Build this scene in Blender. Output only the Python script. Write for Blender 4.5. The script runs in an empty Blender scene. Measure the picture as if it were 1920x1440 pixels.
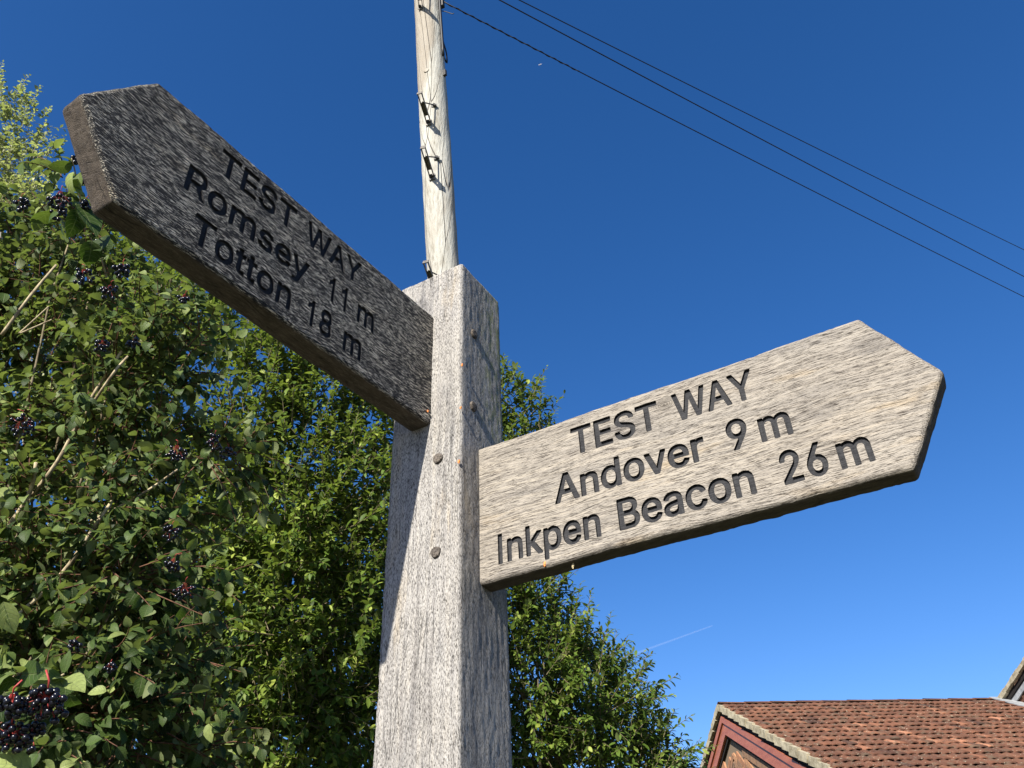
import bpy, math, random, json
import numpy as np
from mathutils import Vector, Matrix
from mathutils.geometry import tessellate_polygon
R = math.radians
random.seed(7); rng = np.random.default_rng(7)
SC = bpy.context.scene
COL = SC.collection

# ---------------------------------------------------------------- camera, sky, sun, exposure
CAM = np.array([0.0, 0.0, 1.45])
FPX, PITCH, ROLL = 1554.0, 0.61918, -0.0387055        # focal length in pixels of a 1920 px wide frame
_F = np.array([0, math.cos(PITCH), math.sin(PITCH)]); _R = np.array([1.0, 0, 0]); _U = np.array([0, -math.sin(PITCH), math.cos(PITCH)])
_R2 = _R*math.cos(ROLL)+_U*math.sin(ROLL); _U2 = -_R*math.sin(ROLL)+_U*math.cos(ROLL)
cd = bpy.data.cameras.new('camera'); cam = bpy.data.objects.new('camera', cd); COL.objects.link(cam)
cd.sensor_width = 36; cd.lens = 36*FPX/1920; cd.clip_start = 0.05; cd.clip_end = 100000
m = Matrix.Identity(4)
for i in range(3):
    m[i][0] = _R2[i]; m[i][1] = _U2[i]; m[i][2] = -_F[i]; m[i][3] = CAM[i]
cam.matrix_world = m
SC.camera = cam

PHI = 0.5111678                                        # plan angle of the fingerpost
N1 = np.array([-math.sin(PHI), -math.cos(PHI), 0]); N2 = np.array([math.cos(PHI), -math.sin(PHI), 0]); ZZ = np.array([0, 0, 1.0])
SUN = N1+0.052*N2+0.653*ZZ; SUN = SUN/np.linalg.norm(SUN)
sun_el = math.asin(SUN[2]); sun_az = math.atan2(SUN[0], SUN[1])
world = bpy.data.worlds.new("World"); SC.world = world; world.use_nodes = True
wn = world.node_tree; bg = wn.nodes['Background']
sky = wn.nodes.new('ShaderNodeTexSky'); sky.sky_type = 'NISHITA'; sky.sun_disc = False
sky.sun_elevation = sun_el; sky.sun_rotation = sun_az % (2*math.pi)
sky.altitude = 0; sky.air_density = 1.0; sky.dust_density = 0.45; sky.ozone_density = 3.0
hs = wn.nodes.new('ShaderNodeHueSaturation'); hs.inputs['Saturation'].default_value = 1.3
wn.links.new(sky.outputs[0], hs.inputs['Color'])
wb = wn.nodes.new('ShaderNodeVectorMath'); wb.operation = 'MULTIPLY'; wb.inputs[1].default_value = (1.06, 1.0, 1.20)   # colour balance of the clear sky
wn.links.new(hs.outputs[0], wb.inputs[0]); wn.links.new(wb.outputs[0], bg.inputs[0]); bg.inputs[1].default_value = 0.064
sd = bpy.data.lights.new('sun', 'SUN'); sd.energy = 5.0; sd.angle = R(0.5); sd.color = (1, 0.95, 0.86)
so = bpy.data.objects.new('sun', sd); COL.objects.link(so)
so.rotation_euler = Vector(SUN.tolist()).to_track_quat('Z', 'Y').to_euler()
SC.view_settings.view_transform = 'Standard'; SC.view_settings.look = 'None'
SC.view_settings.exposure = 1.13; SC.view_settings.gamma = 1
SC.render.engine = 'CYCLES'; SC.cycles.max_bounces = 6; SC.cycles.transparent_max_bounces = 8

# ---------------------------------------------------------------- helpers
def ray(px, py):
    return _F+_R2*(px-960)/FPX-_U2*(py-720)/FPX
def at(px, py, d):                                     # a point in the world, d metres deep in the view
    return CAM+ray(px, py)*d
def at_z(px, py, z):
    r = ray(px, py); return CAM+r*((z-CAM[2])/r[2])
def tag(o, label=None, cat=None, group=None, kind=None):
    if label: o['label'] = label
    if cat: o['category'] = cat
    if group: o['group'] = group
    if kind: o['kind'] = kind
    return o
def empty(name, loc):
    o = bpy.data.objects.new(name, None); COL.objects.link(o); o.location = tuple(float(v) for v in loc); o.empty_display_size = 0.2
    return o
def link(name, me, parent=None, world_pts=True):
    o = bpy.data.objects.new(name, me); COL.objects.link(o)
    if parent is not None:
        o.parent = parent
        if world_pts: o.matrix_parent_inverse = MW(parent).inverted()
    return o
def MW(o):
    M = o.matrix_basis.copy()
    if o.parent: M = MW(o.parent) @ o.matrix_parent_inverse @ M
    return M
class MB:                                              # mesh builder: verts, faces, uvs, per-vertex tint, material index
    def __init__(s): s.v = []; s.f = []; s.mi = []; s.t = []; s.n = 0
    def add(s, V, F, mi=0, tint=None):
        V = np.asarray(V, float); s.v.append(V)
        for f in F: s.f.append([i+s.n for i in f]); s.mi.append(mi)
        s.t.append(np.full(len(V), 0.5) if tint is None else (np.full(len(V), float(tint)) if np.isscalar(tint) else np.asarray(tint, float)))
        s.n += len(V)
    def build(s, name, mats, parent=None, smooth=False, world_pts=True):
        V = np.concatenate(s.v); me = bpy.data.meshes.new(name); me.from_pydata(V.tolist(), [], s.f)
        if not isinstance(mats, (list, tuple)): mats = [mats]
        for m_ in mats: me.materials.append(m_)
        if len(mats) > 1: me.polygons.foreach_set('material_index', s.mi)
        a = me.attributes.new('tint', 'FLOAT', 'POINT'); a.data.foreach_set('value', np.concatenate(s.t))
        if smooth: me.polygons.foreach_set('use_smooth', [True]*len(me.polygons))
        me.update()
        return link(name, me, parent, world_pts)
def box_vf(c, ax, ay, az):                             # centre and three half-axis vectors
    c = np.asarray(c, float); V = [c+sx*np.asarray(ax)+sy*np.asarray(ay)+sz*np.asarray(az) for sz in (-1, 1) for sy in (-1, 1) for sx in (-1, 1)]
    return V, [(0, 2, 3, 1), (4, 5, 7, 6), (0, 1, 5, 4), (2, 6, 7, 3), (0, 4, 6, 2), (1, 3, 7, 5)]
def tube_vf(P, rad, k=8, cap=True):
    P = np.asarray(P, float); n = len(P); rad = np.full(n, rad) if np.isscalar(rad) else np.asarray(rad, float)
    T = np.gradient(P, axis=0); T /= np.linalg.norm(T, axis=1)[:, None]+1e-12
    ref = np.array([0, 0, 1.0]) if abs(T[0][2]) < 0.9 else np.array([1.0, 0, 0])
    A = np.cross(T, ref); A /= np.linalg.norm(A, axis=1)[:, None]+1e-12; B = np.cross(T, A)
    th = np.arange(k)*2*math.pi/k
    V = (P[:, None]+rad[:, None, None]*(np.cos(th)[None, :, None]*A[:, None]+np.sin(th)[None, :, None]*B[:, None])).reshape(-1, 3)
    F = [(i*k+j, i*k+(j+1) % k, (i+1)*k+(j+1) % k, (i+1)*k+j) for i in range(n-1) for j in range(k)]
    if cap: F += [tuple(range(k))[::-1], tuple((n-1)*k+j for j in range(k))]
    return V, F
def bez(pts, n):                                       # smooth curve through points
    P = np.asarray(pts, float); m_ = len(P); out = []
    Q = np.vstack([2*P[0]-P[1], P, 2*P[-1]-P[-2]])
    for u in np.linspace(0, m_-1-1e-6, n):
        i = int(u); t = u-i; a, b, c, d = Q[i], Q[i+1], Q[i+2], Q[i+3]
        out.append(0.5*((2*b)+(-a+c)*t+(2*a-5*b+4*c-d)*t*t+(-a+3*b-3*c+d)*t**3))
    return np.array(out)
def vnoise(P, seed=0):                                 # value noise, -1..1
    P = np.asarray(P, float); i = np.floor(P).astype(np.int64); f = P-i; f = f*f*(3-2*f); r = 0
    for dx in (0, 1):
        for dy in (0, 1):
            for dz in (0, 1):
                h = (i[:, 0]+dx)*73856093 ^ (i[:, 1]+dy)*19349663 ^ (i[:, 2]+dz)*83492791 ^ (seed*2654435761 & 0xffffffff)
                h = (h ^ (h >> 13))*1274126177 & 0x7fffffff; h = (h ^ (h >> 16)) & 0xffff
                w = (f[:, 0] if dx else 1-f[:, 0])*(f[:, 1] if dy else 1-f[:, 1])*(f[:, 2] if dz else 1-f[:, 2])
                r = r+w*(h/32767.5-1)
    return r

# ---------------------------------------------------------------- materials
class NT:
    def __init__(s, name):
        s.m = bpy.data.materials.new(name); s.m.use_nodes = True; s.t = s.m.node_tree; s.b = s.t.nodes['Principled BSDF']; s.out = s.t.nodes['Material Output']
    def n(s, typ, **kw):
        nd = s.t.nodes.new('ShaderNode'+typ); ins = kw.pop('i', {})
        for k, v in kw.items(): setattr(nd, k, v)
        for k, v in ins.items():
            if hasattr(v, 'links') or isinstance(v, bpy.types.NodeSocket): s.t.links.new(v, nd.inputs[k])
            else: nd.inputs[k].default_value = v
        return nd
    def l(s, a, b): s.t.links.new(a, b)
    def co(s, scale=(1, 1, 1), kind='Object', rot=(0, 0, 0)):
        c = s.n('TexCoord'); return s.n('Mapping', i={'Vector': c.outputs[kind], 'Scale': scale, 'Rotation': rot}).outputs[0]
    def noise(s, vec, scale=1, detail=4, rough=0.6, dist=0):
        return s.n('TexNoise', i={'Vector': vec, 'Scale': scale, 'Detail': detail, 'Roughness': rough, 'Distortion': dist}).outputs[0]
    def ramp(s, fac, stops, interp='LINEAR'):
        r = s.n('ValToRGB', i={'Fac': fac}); r.color_ramp.interpolation = interp; e = r.color_ramp.elements
        while len(e) < len(stops): e.new(0.5)
        for k, (p, c) in enumerate(stops):
            e[k].position = p; e[k].color = (c, c, c, 1) if np.isscalar(c) else (*c, 1)
        return r.outputs[0]
    def mix(s, fac, a, b, mode='MIX'):
        x = s.n('Mix', data_type='RGBA', blend_type=mode)
        for idx, v in ((0, fac), (6, a), (7, b)):
            if isinstance(v, bpy.types.NodeSocket): s.l(v, x.inputs[idx])
            else: x.inputs[idx].default_value = v if np.isscalar(v) else (*v, 1)
        return x.outputs[2]
    def math(s, op, a, b=0.0, c=None):
        x = s.n('Math', operation=op)
        for idx, v in ((0, a), (1, b)) + (((2, c),) if c is not None else ()):
            if isinstance(v, bpy.types.NodeSocket): s.l(v, x.inputs[idx])
            else: x.inputs[idx].default_value = v
        return x.outputs[0]
    def bump(s, h, strength=1.0, dist=0.001, normal=None):
        b = s.n('Bump', i={'Height': h, 'Strength': strength, 'Distance': dist})
        if normal is not None: s.l(normal, b.inputs['Normal'])
        return b.outputs[0]
    def fin(s, col, rough=0.7, normal=None, spec=0.3):
        if isinstance(col, bpy.types.NodeSocket): s.l(col, s.b.inputs['Base Color'])
        else: s.b.inputs['Base Color'].default_value = (*col, 1)
        if isinstance(rough, bpy.types.NodeSocket): s.l(rough, s.b.inputs['Roughness'])
        else: s.b.inputs['Roughness'].default_value = rough
        s.b.inputs['Specular IOR Level'].default_value = spec
        if normal is not None: s.l(normal, s.b.inputs['Normal'])
        return s.m

def weathered_oak(name, axis, dark, mid, light, fleck=(1.0, 1.0), depth=0.0011, green=False, lo=0.39, sharp=1.0, knot=None, edge=None):
    q = NT(name)
    al = lambda a, c: tuple(a if k == axis else c for k in range(3))
    big = q.noise(q.co(al(3, 9)), 1, 3)
    # fibres: pale raised flecks and dark furrows along the grain
    wob = q.n('TexNoise', i={'Vector': q.co((9, 9, 9)), 'Scale': 1.0, 'Detail': 2})
    base = q.n('TexCoord').outputs['Object']
    off = q.n('VectorMath', operation='SCALE', i={0: wob.outputs['Color'], 'Scale': 0.012}).outputs[0]
    vec = q.n('VectorMath', operation='ADD', i={0: base, 1: off}).outputs[0]
    mp = lambda sc: q.n('Mapping', i={'Vector': vec, 'Scale': sc}).outputs[0]
    f1 = q.noise(mp(al(120*fleck[0], 900*fleck[1])), 1, 3, 0.7)
    f2 = q.noise(mp(al(30*fleck[0], 330*fleck[1])), 1, 3, 0.6)
    f3 = q.noise(mp(al(300, 1100)), 1, 2, 0.6)
    patch = q.noise(q.co(al(22, 60)), 1, 3)
    h = q.math('ADD', q.math('MULTIPLY', f1, 0.72), q.math('ADD', q.math('MULTIPLY', f2, 0.10), q.math('MULTIPLY', f3, 0.18)))
    hc = q.math('ADD', h, q.math('MULTIPLY', q.math('SUBTRACT', patch, 0.5), 0.10))
    col = q.ramp(hc, [(lo, dark), (lo+0.05*sharp, mid), (lo+0.10*sharp, light), (lo+0.2*sharp, tuple(min(1, v*1.2) for v in light))])
    col = q.mix(q.ramp(big, [(0.3, 0.0), (0.75, 0.45)]), col, q.mix(1.0, col, (0.74, 0.70, 0.66), 'MULTIPLY'))
    band = q.noise(mp(al(1.6, 150)), 1, 4, 0.7)         # growth bands
    col = q.mix(1.0, col, q.ramp(band, [(0.38, (0.78, 0.77, 0.77)), (0.5, (1.0, 1.0, 1.0)), (0.64, (1.14, 1.12, 1.08))]), 'MULTIPLY')
    stain = q.noise(q.co(al(5, 26)), 1, 5, 0.6)
    col = q.mix(1.0, col, q.ramp(stain, [(0.34, (0.70, 0.71, 0.74)), (0.48, (1.0, 1.0, 1.0)), (0.6, (1.0, 1.0, 1.0)), (0.72, (1.10, 1.0, 0.84))]), 'MULTIPLY')
    nick = q.n('TexVoronoi', i={'Vector': mp(al(45, 110)), 'Scale': 1.0, 'Randomness': 1.0}).outputs['Distance']
    nickm = q.math('MULTIPLY', q.ramp(nick, [(0.05, 1.0), (0.13, 0.0)]), q.ramp(q.noise(q.co((30, 30, 30)), 1, 1), [(0.52, 0.0), (0.6, 0.8)]))
    col = q.mix(nickm, col, tuple(v*0.5 for v in dark))
    if knot:
        kv = q.n('VectorMath', operation='SUBTRACT', i={0: vec, 1: knot}).outputs[0]
        kd = q.n('VectorMath', operation='LENGTH', i={0: q.n('Mapping', i={'Vector': kv, 'Scale': (0.7, 1.3, 0.2)}).outputs[0]}).outputs['Value']
        ring = q.math('ABSOLUTE', q.math('SUBTRACT', q.math('FRACT', q.math('MULTIPLY', kd, 420.0)), 0.5))
        col = q.mix(q.math('MULTIPLY', q.ramp(kd, [(0.006, 0.75), (0.015, 0.0)]), q.ramp(ring, [(0.1, 0.9), (0.4, 0.25)])), col, tuple(v*0.9 for v in dark))
    if edge:                                            # browner, smoother sawn edges; shade of undersides and ends painted in
        zc = q.n('SeparateXYZ', i={'Vector': base}).outputs['Z']
        zj = q.math('ADD', zc, q.math('MULTIPLY', q.math('SUBTRACT', q.noise(q.co((160, 160, 160)), 1, 3), 0.5), 0.006))
        em = q.ramp(q.math('MULTIPLY', zj, -100.0), [(0.22, 0.0), (0.5, 0.92)])
        en = q.noise(q.co((50, 70, 120)), 1, 4)
        col = q.mix(em, col, q.ramp(en, [(0.35, tuple(v*0.6 for v in edge)), (0.62, edge)]))
    # long narrow drying checks
    ck = q.n('TexVoronoi', feature='DISTANCE_TO_EDGE', i={'Vector': mp(al(5, 95)), 'Scale': 1.0}).outputs['Distance']
    gate = q.ramp(q.noise(q.co(al(8, 30)), 1, 2), [(0.5, 0.0), (0.62, 1.0)])
    ckm = q.math('MULTIPLY', q.ramp(ck, [(0.0, 1.0), (0.03, 0.0)]), gate)
    col = q.mix(q.math('MULTIPLY', ckm, 0.6), col, tuple(v*0.5 for v in dark))
    if green:
        tc = q.n('SeparateXYZ', i={'Vector': base})
        # algae on the back half of the right-hand face, towards the top
        side = q.math('MULTIPLY', q.ramp(tc.outputs['X'], [(0.0, 0.0), (0.06, 1.0)]), q.ramp(q.math('SUBTRACT', tc.outputs['Z'], 1.5), [(0.25, 0.0), (0.75, 1.0)]))
        side = q.math('MULTIPLY', side, q.ramp(q.math('ADD', tc.outputs['Y'], 0.05), [(0.03, 0.0), (0.08, 1.0)]))
        g = q.math('MULTIPLY', q.ramp(q.noise(q.co(al(40, 130)), 1, 4), [(0.45, 0.0), (0.62, 0.8)]), side)
        col = q.mix(g, col, (0.14, 0.16, 0.06))
    hh = q.math('SUBTRACT', q.math('MULTIPLY', h, 1.0), q.math('MULTIPLY', ckm, 0.5))
    nrm = q.bump(hh, 1.0, depth*3.2)
    return q.fin(col, 0.85, nrm, 0.15)

M_post = weathered_oak('weathered_oak_post', 2, (0.062, 0.059, 0.055), (0.20, 0.190, 0.176), (0.35, 0.335, 0.312), fleck=(1.9, 1.2), green=True, depth=0.0008, lo=0.405)
M_board = weathered_oak('weathered_oak_board', 0, (0.05, 0.042, 0.035), (0.160, 0.144, 0.124), (0.275, 0.249, 0.212), fleck=(0.5, 1.15), depth=0.00045, lo=0.405, knot=(0.292, 0.082, 0.0), edge=(0.085, 0.068, 0.050))
M_board_shade = weathered_oak('shaded_oak_board', 0, (0.030, 0.030, 0.031), (0.064, 0.061, 0.060), (0.66, 0.61, 0.50), fleck=(0.75, 1.1), depth=0.0013, lo=0.487, sharp=0.72, edge=(0.115, 0.092, 0.072))  # shaded copy of the board oak: raking shade and lit flecks in the colour

def letter_paint():
    q = NT('dark_letter_paint'); v = q.co((60, 900, 900))
    n = q.noise(v, 1, 3); w = q.noise(q.co((500, 90, 500)), 1, 3)
    c = q.ramp(q.math('ADD', q.math('MULTIPLY', n, 0.7), q.math('MULTIPLY', w, 0.3)), [(0.35, (0.007, 0.007, 0.009)), (0.62, (0.036, 0.036, 0.038))])
    return q.fin(c, 0.75, q.bump(n, 0.7, 0.0012), 0.2)
M_paint = letter_paint()

# ---------------------------------------------------------------- fingerpost
OXY = np.array([-0.0753693, 1.0014067, 0.0])
def pp(a, b, z):                                       # a metres behind the left face, b metres behind the right face
    return OXY-a*N1-b*N2+ZZ*z
CH = CAM[2]
PW1, PW2 = 0.120, 0.125                                # extent along N1, along N2
root = empty('fingerpost', pp(PW1/2, PW2/2, 0))
tag(root, 'square weathered oak fingerpost with two pointed TEST WAY boards', 'signpost')
ZT = 0.9637+CH
def post_mesh():
    # section outline, walked round with rounded corners, in local (p along N2 to the right, q along N1 to the left)
    hx, hy, r = PW2/2, PW1/2, 0.0022
    side = []
    def edge(a, b, n):
        for t in np.linspace(0, 1, n, endpoint=False): side.append((a[0]+(b[0]-a[0])*t, a[1]+(b[1]-a[1])*t))
    cs = [(hx-r, hy), (hx, hy-r), (hx, -hy+r), (hx-r, -hy), (-hx+r, -hy), (-hx, -hy+r), (-hx, hy-r), (-hx+r, hy)]
    for k in range(8): edge(cs[k], cs[(k+1) % 8], 3 if k % 2 == 0 else 40)
    S = np.array(side); n = len(S)
    zs = np.concatenate([np.linspace(0, 1.5, 40, endpoint=False), np.arange(1.5, ZT-0.003, 0.0025), [ZT-0.0012, ZT]])
    V = []
    nrm = S/np.maximum(np.abs(S[:, :1])/hx, np.abs(S[:, 1:])/hy)  # onto section, used only as direction
    corner = np.minimum(hx-np.abs(S[:, 0]), hy-np.abs(S[:, 1])) * 0 + np.minimum(1, np.maximum(0, 1-np.hypot(hx-np.abs(S[:, 0]), hy-np.abs(S[:, 1]))/0.006))
    out = np.where((np.abs(S[:, 0]) > hx-1e-6)[:, None], np.sign(S)*[1, 0], np.sign(S)*[0, 1])
    cm = (corner > 0.6)[:, None]; out = np.where(cm, np.sign(S)*0.7071, out)
    for k, z in enumerate(zs):
        P = np.column_stack([S, np.full(n, z)])
        d = vnoise(P*[420, 420, 70], 1)*0.00035+vnoise(P*[40, 40, 9], 2)*0.0006
        e = corner*(0.5+0.5*vnoise(P*[60, 60, 260], 3))*0.0016+corner*np.clip(vnoise(P*[20, 20, 45], 5)-0.35, 0, 1)*0.004
        q_ = S+out*(d-e)[:, None]
        zz = z
        sh = 1.0 if k < len(zs)-1 else 0.985
        top = vnoise(P*[60, 60, 0], 4)*0.0012 if k >= len(zs)-2 else 0
        V.append(np.column_stack([q_*sh, np.full(n, zz)+top]))
    V = np.concatenate(V); F = [(i*n+j, i*n+(j+1) % n, (i+1)*n+(j+1) % n, (i+1)*n+j) for i in range(len(zs)-1) for j in range(n)]
    F.append(tuple((len(zs)-1)*n+j for j in range(n)))
    # to world
    C0 = pp(PW1/2, PW2/2, 0)
    return V, F
V, F = post_mesh()
rotz = math.atan2(N2[1], N2[0])                        # local x = N2; local y = N2 rotated +90 = -N1
root.rotation_euler = (0, 0, rotz)
V = V*[1, -1, 1]; F = [f[::-1] for f in F]
b = MB(); b.add(V, F); post = b.build('post', M_post, root, smooth=True, world_pts=False)

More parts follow.
